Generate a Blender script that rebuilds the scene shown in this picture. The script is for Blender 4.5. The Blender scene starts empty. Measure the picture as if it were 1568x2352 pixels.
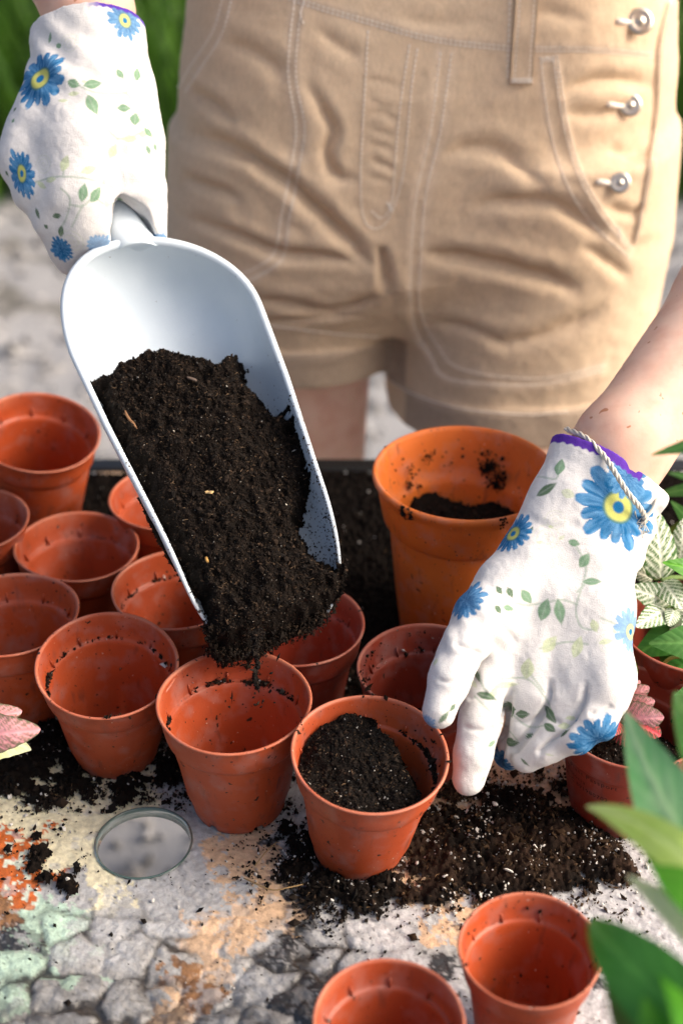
import bpy, math, random
import numpy as np
from mathutils import Vector, Matrix, noise as mnoise
from mathutils.bvhtree import BVHTree

random.seed(7); RNG = np.random.default_rng(7)
scene = bpy.context.scene
COL = scene.collection
R = math.radians

# ------------------------------------------------------------------ camera, world, sun, exposure
CAM_Z = 0.611; PITCH = R(33.0); FPX = 3267.0            # measurements taken on a 1568 x 2352 print of the photo
cam_data = bpy.data.cameras.new('camera'); cam = bpy.data.objects.new('camera', cam_data); COL.objects.link(cam)
cam.location = (0, 0, CAM_Z); cam.rotation_euler = (math.pi/2 - PITCH, 0, 0)
cam_data.sensor_fit = 'HORIZONTAL'; cam_data.sensor_width = 24.0; cam_data.lens = 50.0
cam_data.clip_start = 0.02; cam_data.clip_end = 200
cam_data.dof.use_dof = True; cam_data.dof.focus_distance = 0.815; cam_data.dof.aperture_fstop = 4.5
scene.camera = cam

SUN_AZ, SUN_EL = R(98), R(36)
world = bpy.data.worlds.new('World'); scene.world = world; world.use_nodes = True
wn = world.node_tree.nodes; wl = world.node_tree.links
for n in list(wn): wn.remove(n)
sky = wn.new('ShaderNodeTexSky'); sky.sky_type = 'NISHITA'; sky.sun_disc = False
sky.sun_elevation = SUN_EL; sky.sun_rotation = SUN_AZ; sky.air_density = 0.75; sky.dust_density = 9.0; sky.ozone_density = 0.2
bg = wn.new('ShaderNodeBackground'); bg.inputs['Strength'].default_value = 0.15
wo = wn.new('ShaderNodeOutputWorld')
wl.new(sky.outputs[0], bg.inputs[0]); wl.new(bg.outputs[0], wo.inputs[0])
sun_d = bpy.data.lights.new('sun', 'SUN'); sun_d.energy = .72; sun_d.angle = R(42); sun_d.color = (1.0, .965, .925)
sun = bpy.data.objects.new('sun', sun_d); COL.objects.link(sun)
sdir = Vector((math.sin(SUN_AZ)*math.cos(SUN_EL), math.cos(SUN_AZ)*math.cos(SUN_EL), math.sin(SUN_EL)))
sun.rotation_euler = sdir.to_track_quat('Z', 'Y').to_euler()
vs = scene.view_settings
vs.view_transform = 'Standard'; vs.look = 'None'; vs.gamma = 1.0; vs.use_curve_mapping = False; vs.exposure = 0.86
scene.render.engine = 'CYCLES'
scene.cycles.use_denoising = True
scene.cycles.max_bounces = 8

# ------------------------------------------------------------------ helpers
FWD = np.array([0, math.cos(PITCH), -math.sin(PITCH)]); UPV = np.array([0, math.sin(PITCH), math.cos(PITCH)]); RGT = np.array([1., 0, 0])
CAM = np.array([0, 0, CAM_Z])
def ray(px, py): return FWD + (px-784)/FPX*RGT - (py-1176)/FPX*UPV
def P(px, py, d): return CAM + ray(px, py)*d
def Pz(px, py, z=0.0):
    r = ray(px, py); return CAM + r*((z-CAM_Z)/r[2])
def Py(px, py, y):
    r = ray(px, py); return CAM + r*(y/r[1])
def pix(V):
    r = V-CAM; d = r@FWD; return np.stack([784+(r@RGT)/d*FPX, 1176-(r@UPV)/d*FPX], -1)
def lin(h):
    if isinstance(h, str): h = [int(h[i:i+2], 16)/255 for i in (0, 2, 4)]
    return np.array([c/12.92 if c <= .04045 else ((c+.055)/1.055)**2.4 for c in h])

def sn(p, scale, seed=0, octv=3, gain=.5):
    """vectorised value noise, -1..1"""
    p = np.asarray(p, float)*scale + seed*17.31
    out = np.zeros(p.shape[:-1]); a = 1.0; tot = 0
    for o in range(octv):
        i = np.floor(p).astype(np.int64); f = p-i; f = f*f*(3-2*f)
        acc = 0
        D = p.shape[-1]
        for c in range(2**D):
            w = 1.0; h = np.zeros(p.shape[:-1], np.int64) + seed*1013 + o*7919
            for k in range(D):
                b = (c >> k) & 1
                w = w*(f[..., k] if b else 1-f[..., k])
                h = (h*73856093 + (i[..., k]+b)*(19349663+k*83492791)) & 0x7fffffff
                h = (h ^ (h >> 13))*1274126177 & 0x7fffffff
            acc = acc + w*((h & 0xffff)/32767.5-1)
        out += a*acc; tot += a; a *= gain; p = p*2.03+11.7
    return out/tot

def new_mesh(name, V, F, col=None, smooth=True):
    """V (n,3); F: (m,k) array or list of arrays"""
    me = bpy.data.meshes.new(name)
    V = np.asarray(V, np.float32)
    Fs = F if isinstance(F, list) else [F]
    Fs = [np.asarray(f, np.int32) for f in Fs if len(f)]
    nl = sum(f.size for f in Fs); nf = sum(len(f) for f in Fs)
    me.vertices.add(len(V)); me.vertices.foreach_set('co', V.ravel())
    me.loops.add(nl); me.loops.foreach_set('vertex_index', np.concatenate([f.ravel() for f in Fs]))
    me.polygons.add(nf)
    tot = np.concatenate([np.full(len(f), f.shape[1], np.int32) for f in Fs])
    st = np.concatenate([[0], np.cumsum(tot)[:-1]]).astype(np.int32)
    me.polygons.foreach_set('loop_start', st)
    try: me.polygons.foreach_set('loop_total', tot)
    except Exception: pass
    me.polygons.foreach_set('use_smooth', np.full(nf, smooth))
    me.update(calc_edges=True); me.validate()
    if col is not None: set_col(me, col)
    return me
def set_col(me, col):
    a = me.color_attributes.get('Col') or me.color_attributes.new('Col', 'FLOAT_COLOR', 'POINT')
    c = np.ones((len(me.vertices), 4), np.float32); c[:, :3] = np.asarray(col)[:, :3]
    a.data.foreach_set('color', c.ravel())
def obj(name, me, mat=None, parent=None, loc=None):
    o = bpy.data.objects.new(name, me); COL.objects.link(o)
    if mat is not None and me is not None and not me.materials: me.materials.append(mat)
    if parent is not None: o.parent = parent
    if loc is not None: o.location = loc
    return o
def tag(o, label=None, cat=None, group=None, kind=None):
    if label: o['label'] = label
    if cat: o['category'] = cat
    if group: o['group'] = group
    if kind: o['kind'] = kind
    return o
def empty(name, loc=(0, 0, 0)):
    o = bpy.data.objects.new(name, None); o.empty_display_size = .02; COL.objects.link(o); o.location = loc; return o
def gridfaces(nu, nv, closed_v=False):
    i = np.arange(nu-1)[:, None]; j = np.arange(nv if closed_v else nv-1)[None, :]
    j2 = (j+1) % nv
    a = i*nv+j; b = i*nv+j2; c = (i+1)*nv+j2; d = (i+1)*nv+j
    return np.stack([a, b, c, d], -1).reshape(-1, 4)
def join(parts):
    """parts: list of (V, F[, C]) all quads or tris -> V, [F4, F3], C"""
    V = []; F = {}; C = []; off = 0
    for p in parts:
        v, f = p[0], np.asarray(p[1]); V.append(v); F.setdefault(f.shape[1], []).append(f+off)
        if len(p) > 2: C.append(np.broadcast_to(p[2], (len(v), 3)))
        off += len(v)
    return np.concatenate(V), [np.concatenate(x) for x in F.values()], (np.concatenate(C) if C else None)
def lathe(prof, n=64):
    prof = np.array(prof); th = np.linspace(0, 2*math.pi, n, endpoint=False)
    V = np.stack([prof[:, 0:1]*np.cos(th), prof[:, 0:1]*np.sin(th), np.repeat(prof[:, 1:2], n, 1)], -1).reshape(-1, 3)
    return V, gridfaces(len(prof), n, True)
def tube(pts, rad, n=10, caps=True):
    pts = np.array(pts, float); m = len(pts); rad = np.broadcast_to(rad, (m,))
    T = np.gradient(pts, axis=0); T /= np.linalg.norm(T, axis=1)[:, None]+1e-12
    up = np.array([0, 0, 1.]) if abs(T[0, 2]) < .9 else np.array([1., 0, 0])
    N = np.cross(T[0], up); N /= np.linalg.norm(N); Ns = []
    for t in T:
        N = N-t*np.dot(N, t); N /= np.linalg.norm(N)+1e-12; Ns.append(N)
    Ns = np.array(Ns); B = np.cross(T, Ns)
    th = np.linspace(0, 2*math.pi, n, endpoint=False)
    V = pts[:, None]+rad[:, None, None]*(Ns[:, None]*np.cos(th)[None, :, None]+B[:, None]*np.sin(th)[None, :, None])
    V = V.reshape(-1, 3); F = gridfaces(m, n, True)
    if caps:
        V = np.concatenate([V, pts[:1]-T[:1]*rad[0]*.5, pts[-1:]+T[-1:]*rad[-1]*.5]); a, b = len(V)-2, len(V)-1
        j = np.arange(n); j2 = (j+1) % n
        tri = np.concatenate([np.stack([np.full(n, a), j2, j], -1), np.stack([np.full(n, b), (m-1)*n+j, (m-1)*n+j2], -1)])
        return V, F, tri
    return V, F, np.zeros((0, 3), int)
def bez(pts, n=24):
    """Catmull-Rom through points"""
    p = np.array(pts, float); p = np.concatenate([2*p[:1]-p[1:2], p, 2*p[-1:]-p[-2:-1]])
    out = []; m = len(p)-3
    for t in np.linspace(0, m-1e-6, n):
        i = int(t); f = t-i; a, b, c, d = p[i:i+4]
        out.append(.5*((2*b)+(-a+c)*f+(2*a-5*b+4*c-d)*f*f+(-a+3*b-3*c+d)*f**3))
    return np.array(out)

# ------------------------------------------------------------------ materials
def mat_new(name):
    m = bpy.data.materials.new(name); m.use_nodes = True
    nt = m.node_tree; b = nt.nodes['Principled BSDF']; return m, nt, b
def bump(nt, b, scale, strength, dist=.001, detail=3, coord='Object', rough=.6):
    tc = nt.nodes.new('ShaderNodeTexCoord'); n = nt.nodes.new('ShaderNodeTexNoise'); bp = nt.nodes.new('ShaderNodeBump')
    n.inputs['Scale'].default_value = scale; n.inputs['Detail'].default_value = detail; n.inputs['Roughness'].default_value = rough
    bp.inputs['Strength'].default_value = strength; bp.inputs['Distance'].default_value = dist
    nt.links.new(tc.outputs[coord], n.inputs['Vector']); nt.links.new(n.outputs['Fac'], bp.inputs['Height'])
    nt.links.new(bp.outputs['Normal'], b.inputs['Normal']); return n, bp, tc
def vcol(name, rough=.8, spec=.3, coat=0, bscale=None, bstr=.3, bdist=.0005, sss=0, trans=0, grain=0, gscale=700, stretch=None):
    m, nt, b = mat_new(name)
    a = nt.nodes.new('ShaderNodeAttribute'); a.attribute_name = 'Col'; src = a.outputs['Color']
    if grain:
        tc = nt.nodes.new('ShaderNodeTexCoord'); mp = nt.nodes.new('ShaderNodeMapping'); nt.links.new(tc.outputs['Object'], mp.inputs[0])
        if stretch: mp.inputs['Scale'].default_value = stretch; mp.inputs['Rotation'].default_value = (0, .5, 0)
        gn = nt.nodes.new('ShaderNodeTexNoise'); gn.inputs['Scale'].default_value = gscale; gn.inputs['Detail'].default_value = 4; gn.inputs['Roughness'].default_value = .7
        mr = nt.nodes.new('ShaderNodeMapRange'); mr.inputs['From Min'].default_value = .3; mr.inputs['From Max'].default_value = .7; mr.inputs['To Min'].default_value = 1-grain; mr.inputs['To Max'].default_value = 1+grain
        nt.links.new(mp.outputs[0], gn.inputs['Vector']); nt.links.new(gn.outputs['Fac'], mr.inputs['Value'])
        vm = nt.nodes.new('ShaderNodeVectorMath'); vm.operation = 'SCALE'; nt.links.new(src, vm.inputs[0]); nt.links.new(mr.outputs[0], vm.inputs['Scale']); src = vm.outputs[0]
    nt.links.new(src, b.inputs['Base Color'])
    b.inputs['Roughness'].default_value = rough; b.inputs['Specular IOR Level'].default_value = spec
    b.inputs['Coat Weight'].default_value = coat; b.inputs['Coat Roughness'].default_value = .12
    if sss:
        b.inputs['Subsurface Weight'].default_value = sss; b.inputs['Subsurface Radius'].default_value = (.004, .002, .001); b.inputs['Subsurface Scale'].default_value = 1
    if bscale: bump(nt, b, bscale, bstr, bdist)
    if trans:
        t = nt.nodes.new('ShaderNodeBsdfTranslucent'); mx = nt.nodes.new('ShaderNodeMixShader'); mx.inputs[0].default_value = trans
        nt.links.new(a.outputs['Color'], t.inputs['Color']); out = nt.nodes['Material Output']
        nt.links.new(b.outputs[0], mx.inputs[1]); nt.links.new(t.outputs[0], mx.inputs[2]); nt.links.new(mx.outputs[0], out.inputs[0])
    return m
def noise_mask(nt, tc_out, scale, lo, hi, detail=2, w=None):
    n = nt.nodes.new('ShaderNodeTexNoise'); n.inputs['Scale'].default_value = scale; n.inputs['Detail'].default_value = detail
    r = nt.nodes.new('ShaderNodeMapRange'); r.inputs['From Min'].default_value = lo; r.inputs['From Max'].default_value = hi
    nt.links.new(tc_out, n.inputs['Vector']); nt.links.new(n.outputs['Fac'], r.inputs['Value']); return r.outputs['Result']
def mixc(nt, fac, a, b):
    m = nt.nodes.new('ShaderNodeMix'); m.data_type = 'RGBA'
    if isinstance(fac, float): m.inputs[0].default_value = fac
    else: nt.links.new(fac, m.inputs[0])
    for s, v in ((6, a), (7, b)):
        if isinstance(v, (tuple, list, np.ndarray)): m.inputs[s].default_value = (*[float(q) for q in v[:3]], 1)
        else: nt.links.new(v, m.inputs[s])
    return m.outputs[2]
def pot_mat(name, c1, c2, rough=.42, dirt=.5, white=.4):
    m, nt, b = mat_new(name)
    tc = nt.nodes.new('ShaderNodeTexCoord'); oi = nt.nodes.new('ShaderNodeObjectInfo')
    mp = nt.nodes.new('ShaderNodeVectorMath'); mp.operation = 'ADD'
    sc = nt.nodes.new('ShaderNodeVectorMath'); sc.operation = 'SCALE'; sc.inputs['Scale'].default_value = 9.0
    cx = nt.nodes.new('ShaderNodeCombineXYZ')
    for k in range(3): nt.links.new(oi.outputs['Random'], cx.inputs[k])
    nt.links.new(cx.outputs[0], sc.inputs[0]); nt.links.new(tc.outputs['Object'], mp.inputs[0]); nt.links.new(sc.outputs[0], mp.inputs[1])
    v = mp.outputs[0]
    base = mixc(nt, noise_mask(nt, v, 22, .35, .65, 4), c1, c2)
    rv = nt.nodes.new('ShaderNodeMath'); rv.operation = 'MULTIPLY'; rv.inputs[1].default_value = .55; nt.links.new(oi.outputs['Random'], rv.inputs[0])
    base = mixc(nt, rv.outputs[0], base, np.array(c2)*[.72, .82, 1.3])
    base = mixc(nt, noise_mask(nt, v, 9, .45, .75, 5), base, np.array(c2)*.72)
    haze = mixc(nt, noise_mask(nt, v, 70, .50, .85, 6), base, np.array(c2)*.6+.13)
    sm = nt.nodes.new('ShaderNodeMapping'); sm.inputs['Scale'].default_value = (1, 1, .22); nt.links.new(v, sm.inputs[0])
    haze = mixc(nt, noise_mask(nt, sm.outputs[0], 190, .60, .80, 4), haze, np.array(c2)*.45+.02)
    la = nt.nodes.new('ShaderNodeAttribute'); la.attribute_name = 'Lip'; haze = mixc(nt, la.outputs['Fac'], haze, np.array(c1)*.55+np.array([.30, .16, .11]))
    d1 = mixc(nt, noise_mask(nt, v, 260, .735-.03*dirt, .75-.02*dirt, 1), haze, (.02, .012, .008))
    d2 = mixc(nt, noise_mask(nt, v, 700, .73, .76, 1), d1, (.05, .03, .02))
    d3 = mixc(nt, noise_mask(nt, v, 520, .755-.02*white, .775-.02*white, 2), d2, (.6, .5, .42))
    nt.links.new(d3, b.inputs['Base Color']); b.inputs['Roughness'].default_value = rough
    rr = nt.nodes.new('ShaderNodeMapRange'); nt.links.new(noise_mask(nt, v, 40, .3, .7, 4), rr.inputs['Value'])
    rr.inputs['To Min'].default_value = rough-.08; rr.inputs['To Max'].default_value = rough+.2
    nt.links.new(rr.outputs[0], b.inputs['Roughness'])
    b.inputs['Specular IOR Level'].default_value = .45
    n = nt.nodes.new('ShaderNodeTexNoise'); n.inputs['Scale'].default_value = 900; n.inputs['Detail'].default_value = 2
    nt.links.new(v, n.inputs['Vector'])
    bp = nt.nodes.new('ShaderNodeBump'); bp.inputs['Strength'].default_value = .25; bp.inputs['Distance'].default_value = .0004
    nt.links.new(n.outputs['Fac'], bp.inputs['Height']); nt.links.new(bp.outputs[0], b.inputs['Normal'])
    # thin plastic lets some light through
    t = nt.nodes.new('ShaderNodeBsdfTranslucent'); mx = nt.nodes.new('ShaderNodeMixShader'); mx.inputs[0].default_value = .04
    nt.links.new(d3, t.inputs['Color']); out = nt.nodes['Material Output']
    nt.links.new(b.outputs[0], mx.inputs[1]); nt.links.new(t.outputs[0], mx.inputs[2]); nt.links.new(mx.outputs[0], out.inputs[0])
    return m
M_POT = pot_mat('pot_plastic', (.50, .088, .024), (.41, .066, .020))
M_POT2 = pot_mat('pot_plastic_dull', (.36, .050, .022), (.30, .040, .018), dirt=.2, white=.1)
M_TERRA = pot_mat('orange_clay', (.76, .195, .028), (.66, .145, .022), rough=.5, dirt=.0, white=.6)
M_SOIL = vcol('soil', rough=.95, spec=.12, bscale=900, bstr=.8, bdist=.0008)
M_GLOVE = vcol('glove_fabric', rough=.9, spec=.12, bscale=1500, bstr=.6, bdist=.0006, grain=.06, gscale=900)
M_LEAF = vcol('leaf', rough=.42, spec=.35, trans=.38, bscale=260, bstr=.35, bdist=.0006, grain=.10, gscale=120)
M_LEAF2 = vcol('veined_leaf', rough=.5, spec=.3, trans=.10, bscale=260, bstr=.3, bdist=.0005)
M_TABLE = vcol('table_top', rough=.30, spec=.45, coat=.15, bscale=300, bstr=.9, bdist=.0010, grain=.20, gscale=330)
M_SHORTS = vcol('cotton_twill', rough=.95, spec=.08, bscale=800, bstr=.7, bdist=.0007, grain=.11, gscale=520, stretch=(1, 1, .35))
M_VC = vcol('plain_coloured', rough=.85, spec=.18)
def flat(name, c, rough=.5, metal=0, bs=None, bst=.3, bd=.0005, sss=0):
    m, nt, b = mat_new(name); b.inputs['Base Color'].default_value = (*[float(x) for x in c], 1)
    b.inputs['Roughness'].default_value = rough; b.inputs['Metallic'].default_value = metal
    if bs: bump(nt, b, bs, bst, bd)
    if sss: b.inputs['Subsurface Weight'].default_value = sss; b.inputs['Subsurface Radius'].default_value = (1, .35, .2); b.inputs['Subsurface Scale'].default_value = .006
    return m
def skin_mat():
    m, nt, b = mat_new('skin'); tc = nt.nodes.new('ShaderNodeTexCoord'); v = tc.outputs['Object']
    c = mixc(nt, noise_mask(nt, v, 14, .35, .65, 4), (.72, .50, .40), (.66, .42, .32))
    c = mixc(nt, noise_mask(nt, v, 60, .45, .8, 5), c, (.60, .33, .25))
    c = mixc(nt, noise_mask(nt, v, 190, .72, .76, 1), c, (.42, .19, .11))
    nt.links.new(c, b.inputs['Base Color']); b.inputs['Roughness'].default_value = .62; b.inputs['Specular IOR Level'].default_value = .3
    b.inputs['Subsurface Weight'].default_value = .35; b.inputs['Subsurface Radius'].default_value = (1, .35, .2); b.inputs['Subsurface Scale'].default_value = .006
    bump(nt, b, 500, .25, .0004); return m
M_SKIN = skin_mat()
def scoop_mat():
    m, nt, b = mat_new('scoop_plastic'); tc = nt.nodes.new('ShaderNodeTexCoord'); v = tc.outputs['Object']
    c = mixc(nt, noise_mask(nt, v, 30, .4, .7, 4), (.60, .68, .745), (.545, .63, .70))
    a = nt.nodes.new('ShaderNodeAttribute'); a.attribute_name = 'Col'
    # specks get denser where the Col attribute says the plastic is dirty
    n = nt.nodes.new('ShaderNodeTexNoise'); n.inputs['Scale'].default_value = 520; n.inputs['Detail'].default_value = 3; nt.links.new(v, n.inputs['Vector'])
    ad = nt.nodes.new('ShaderNodeMath'); ad.operation = 'ADD'; nt.links.new(n.outputs['Fac'], ad.inputs[0])
    ml = nt.nodes.new('ShaderNodeMath'); ml.operation = 'MULTIPLY'; ml.inputs[1].default_value = .11; nt.links.new(a.outputs['Fac'], ml.inputs[0]); nt.links.new(ml.outputs[0], ad.inputs[1])
    r = nt.nodes.new('ShaderNodeMapRange'); r.inputs['From Min'].default_value = .735; r.inputs['From Max'].default_value = .78; nt.links.new(ad.outputs[0], r.inputs['Value'])
    c = mixc(nt, r.outputs[0], c, (.05, .035, .03))
    nt.links.new(c, b.inputs['Base Color']); b.inputs['Roughness'].default_value = .38; b.inputs['Specular IOR Level'].default_value = .45
    bump(nt, b, 350, .15, .0004); return m
M_SCOOP = scoop_mat()

# ------------------------------------------------------------------ implicit surfaces
class Field:
    def __init__(s, lo, hi, h):
        s.lo = np.array(lo, float); s.h = h; s.n = np.ceil((np.array(hi)-s.lo)/h).astype(int)+1
        s.F = np.full(s.n, .03, np.float32)
        s.ax = [s.lo[k]+h*np.arange(s.n[k]) for k in range(3)]
    def sub(s, lo, hi):
        a = np.clip(np.floor((np.array(lo)-s.lo)/s.h).astype(int), 0, s.n); b = np.clip(np.ceil((np.array(hi)-s.lo)/s.h).astype(int)+1, 0, s.n)
        sl = tuple(slice(a[k], b[k]) for k in range(3))
        X = s.ax[0][sl[0]][:, None, None]; Y = s.ax[1][sl[1]][None, :, None]; Z = s.ax[2][sl[2]][None, None, :]
        return sl, X, Y, Z
    @staticmethod
    def smin(a, b, k):
        h = np.clip(.5+.5*(b-a)/k, 0, 1); return b+(a-b)*h-k*h*(1-h)
    def cap(s, a, b, ra, rb, k=.006):
        a = np.array(a, float); b = np.array(b, float); m = max(ra, rb)+k+.012
        sl, X, Y, Z = s.sub(np.minimum(a, b)-m, np.maximum(a, b)+m); ab = b-a; L = max(ab@ab, 1e-12)
        t = np.clip(((X-a[0])*ab[0]+(Y-a[1])*ab[1]+(Z-a[2])*ab[2])/L, 0, 1)
        d = np.sqrt((X-a[0]-t*ab[0])**2+(Y-a[1]-t*ab[1])**2+(Z-a[2]-t*ab[2])**2)-(ra+(rb-ra)*t)
        s.F[sl] = s.smin(s.F[sl], d.astype(np.float32), k)
    def chain(s, pts, rad, k=.006):
        for i in range(len(pts)-1): s.cap(pts[i], pts[i+1], rad[i], rad[i+1], k)
    def ell(s, c, r, k=.01, yaw=0):
        c = np.array(c, float); r = np.array(r, float); m = max(r)+.03
        sl, X, Y, Z = s.sub(c-m, c+m); x = X-c[0]; y = Y-c[1]; z = Z-c[2]; cs, sg = math.cos(yaw), math.sin(yaw)
        x, y = x*cs+y*sg, -x*sg+y*cs
        q = np.sqrt((x/r[0])**2+(y/r[1])**2+(z/r[2])**2); g = np.sqrt((x/r[0]**2)**2+(y/r[1]**2)**2+(z/r[2]**2)**2)
        s.F[sl] = s.smin(s.F[sl], (q*(q-1)/np.maximum(g, 1e-6)).astype(np.float32), k)
    def cut(s, p, n):
        p = np.array(p); n = np.array(n)/np.linalg.norm(n)
        X = s.ax[0][:, None, None]; Y = s.ax[1][None, :, None]; Z = s.ax[2][None, None, :]
        s.F = np.maximum(s.F, ((X-p[0])*n[0]+(Y-p[1])*n[1]+(Z-p[2])*n[2]).astype(np.float32))
    def mesh(s, smooth=2):
        F = s.F; I = F < 0; n = F.shape
        cs = [I[a:n[0]-1+a, b:n[1]-1+b, c:n[2]-1+c] for a in (0, 1) for b in (0, 1) for c in (0, 1)]
        anyi = np.logical_or.reduce(cs); alli = np.logical_and.reduce(cs); act = anyi & ~alli
        idx = np.full(act.shape, -1, np.int64); A = np.argwhere(act); idx[act] = np.arange(len(A))
        acc = np.zeros((len(A), 3)); cnt = np.zeros(len(A))
        for ax in range(3):
            for u in (0, 1):
                for v in (0, 1):
                    o = np.zeros(3, int); oo = [k for k in range(3) if k != ax]; o[oo[0]] = u; o[oo[1]] = v
                    p = A+o; q = p.copy(); q[:, ax] += 1
                    f0 = F[p[:, 0], p[:, 1], p[:, 2]]; f1 = F[q[:, 0], q[:, 1], q[:, 2]]; c = (f0 < 0) != (f1 < 0)
                    t = np.where(c, f0/np.where(c, f0-f1, 1), 0); pos = p.astype(float); pos[:, ax] += t
                    acc[c] += pos[c]; cnt[c] += 1
        V = acc/cnt[:, None]; quads = []
        for ax in range(3):
            b, c = [(1, 2), (2, 0), (0, 1)][ax]
            s0 = [slice(0, None)]*3; s1 = [slice(0, None)]*3; s0[ax] = slice(0, -1); s1[ax] = slice(1, None)
            E0 = I[tuple(s0)]; E1 = I[tuple(s1)]; ch = np.argwhere(E0 != E1)
            ok = (ch[:, b] > 0) & (ch[:, c] > 0) & (ch[:, b] < n[b]-1) & (ch[:, c] < n[c]-1); ch = ch[ok]
            def g(db, dc):
                q = ch.copy(); q[:, b] += db; q[:, c] += dc; return idx[q[:, 0], q[:, 1], q[:, 2]]
            Q = np.stack([g(-1, -1), g(0, -1), g(0, 0), g(-1, 0)], -1)
            fl = ~E0[ch[:, 0], ch[:, 1], ch[:, 2]]; Q[fl] = Q[fl][:, ::-1]; quads.append(Q)
        Q = np.concatenate(quads); V = s.lo+V*s.h
        for _ in range(smooth): V = laplace(V, Q, .5)
        return V, Q
def laplace(V, Q, lam):
    S = np.zeros_like(V); C = np.zeros(len(V)); k = Q.shape[1]
    for i in range(k):
        a, b = Q[:, i], Q[:, (i+1) % k]
        for c in range(3): S[:, c] += np.bincount(a, V[b, c], len(V))+np.bincount(b, V[a, c], len(V))
        C += np.bincount(a, minlength=len(V))+np.bincount(b, minlength=len(V))
    return V+lam*(S/np.maximum(C, 1)[:, None]-V)
def vnormals(V, Q):
    n = np.cross(V[Q[:, 2]]-V[Q[:, 0]], V[Q[:, -1]]-V[Q[:, 1]]); N = np.zeros_like(V)
    for i in range(Q.shape[1]):
        for c in range(3): N[:, c] += np.bincount(Q[:, i], n[:, c], len(V))
    return N/(np.linalg.norm(N, axis=1)[:, None]+1e-20)
def seg_dist(X, pl):
    """min distance from points X (n,k) to polyline pl (m,k); also fraction along"""
    best = np.full(len(X), 1e9); par = np.zeros(len(X)); m = len(pl)-1
    for i in range(m):
        a = pl[i]; ab = pl[i+1]-a; t = np.clip(((X-a)@ab)/max(ab@ab, 1e-14), 0, 1)
        d = np.linalg.norm(X-a-t[:, None]*ab, axis=1); u = d < best; best[u] = d[u]; par[u] = (i+t[u])/m
    return best, par
def signed2(X, pl):
    best = np.full(len(X), 1e9); sg = np.ones(len(X)); par = np.zeros(len(X)); m = len(pl)-1
    for i in range(m):
        a = pl[i]; ab = pl[i+1]-a; t = np.clip(((X-a)@ab)/max(ab@ab, 1e-14), 0, 1); r = X-a-t[:, None]*ab
        d = np.linalg.norm(r, axis=1); u = d < best; best[u] = d[u]; sg[u] = np.sign(ab[0]*r[u, 1]-ab[1]*r[u, 0]); par[u] = (i+t[u])/m
    return best*sg, par

# ------------------------------------------------------------------ crumbs (loose particles as real geometry)
_t = (1+5**.5)/2
ICO_V = np.array([(-1, _t, 0), (1, _t, 0), (-1, -_t, 0), (1, -_t, 0), (0, -1, _t), (0, 1, _t), (0, -1, -_t), (0, 1, -_t), (_t, 0, -1), (_t, 0, 1), (-_t, 0, -1), (-_t, 0, 1)])/math.sqrt(1+_t*_t)
ICO_F = np.array([(0, 11, 5), (0, 5, 1), (0, 1, 7), (0, 7, 10), (0, 10, 11), (1, 5, 9), (5, 11, 4), (11, 10, 2), (10, 7, 6), (7, 1, 8), (3, 9, 4), (3, 4, 2), (3, 2, 6), (3, 6, 8), (3, 8, 9), (4, 9, 5), (2, 4, 11), (6, 2, 10), (8, 6, 7), (9, 8, 1)])
OCT_V = np.array([(1, 0, 0), (-1, 0, 0), (0, 1, 0), (0, -1, 0), (0, 0, 1), (0, 0, -1.)])
OCT_F = np.array([(0, 2, 4), (2, 1, 4), (1, 3, 4), (3, 0, 4), (2, 0, 5), (1, 2, 5), (3, 1, 5), (0, 3, 5)])
def rand_rot(n):
    q = RNG.normal(size=(n, 4)); q /= np.linalg.norm(q, axis=1)[:, None]; w, x, y, z = q.T
    return np.stack([1-2*(y*y+z*z), 2*(x*y-z*w), 2*(x*z+y*w), 2*(x*y+z*w), 1-2*(x*x+z*z), 2*(y*z-x*w), 2*(x*z-y*w), 2*(y*z+x*w), 1-2*(x*x+y*y)], -1).reshape(n, 3, 3)
def crumbs(pts, size, cols, ico=False, stretch=.45):
    n = len(pts); BV, BF = (ICO_V, ICO_F) if ico else (OCT_V, OCT_F); k = len(BV)
    sc = np.exp(RNG.normal(0, stretch, (n, 1, 3)))*np.asarray(size).reshape(n, 1, 1)
    j = 1+RNG.normal(0, .18, (n, k, 1)); L = BV[None]*j*sc
    V = np.einsum('nij,nkj->nki', rand_rot(n), L)+np.asarray(pts)[:, None]
    F = (BF[None]+(np.arange(n)*k)[:, None, None]).reshape(-1, 3)
    C = np.repeat(np.asarray(cols), k, 0)
    return V.reshape(-1, 3), F, C
def fibres(pts, length, r, cols):
    """thin bent three-sided slivers"""
    n = len(pts); Rm = rand_rot(n); L = np.asarray(length).reshape(n, 1)
    d = Rm[:, :, 0]; d[:, 2] *= .4; a = Rm[:, :, 1]*r; b = Rm[:, :, 2]*r
    p0 = pts-d*L*.5; p1 = pts+Rm[:, :, 1]*L*.12; p2 = pts+d*L*.5
    V = np.stack([p0+a, p0+b, p0-a-b, p1+a, p1+b, p1-a-b, p2+a*.5, p2+b*.5, p2-a*.5-b*.5], 1)
    q = np.array([(0, 1, 4, 3), (1, 2, 5, 4), (2, 0, 3, 5), (3, 4, 7, 6), (4, 5, 8, 7), (5, 3, 6, 8)])
    F = (q[None]+(np.arange(n)*9)[:, None, None]).reshape(-1, 4)
    return V.reshape(-1, 3), F, np.repeat(np.asarray(cols), 9, 0)
SOILC = np.array([(.0040, .0030, .0025), (.008, .0052, .0038), (.014, .009, .006), (.032, .019, .0115), (.0035, .0028, .0025)])
def soil_cols(n, brown=.0):
    c = SOILC[RNG.choice(5, n, p=[.3, .27, .18, .08, .17])]*RNG.uniform(.7, 1.3, (n, 1)); return c*(1+brown)+np.array([.012, .005, 0])*brown

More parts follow.
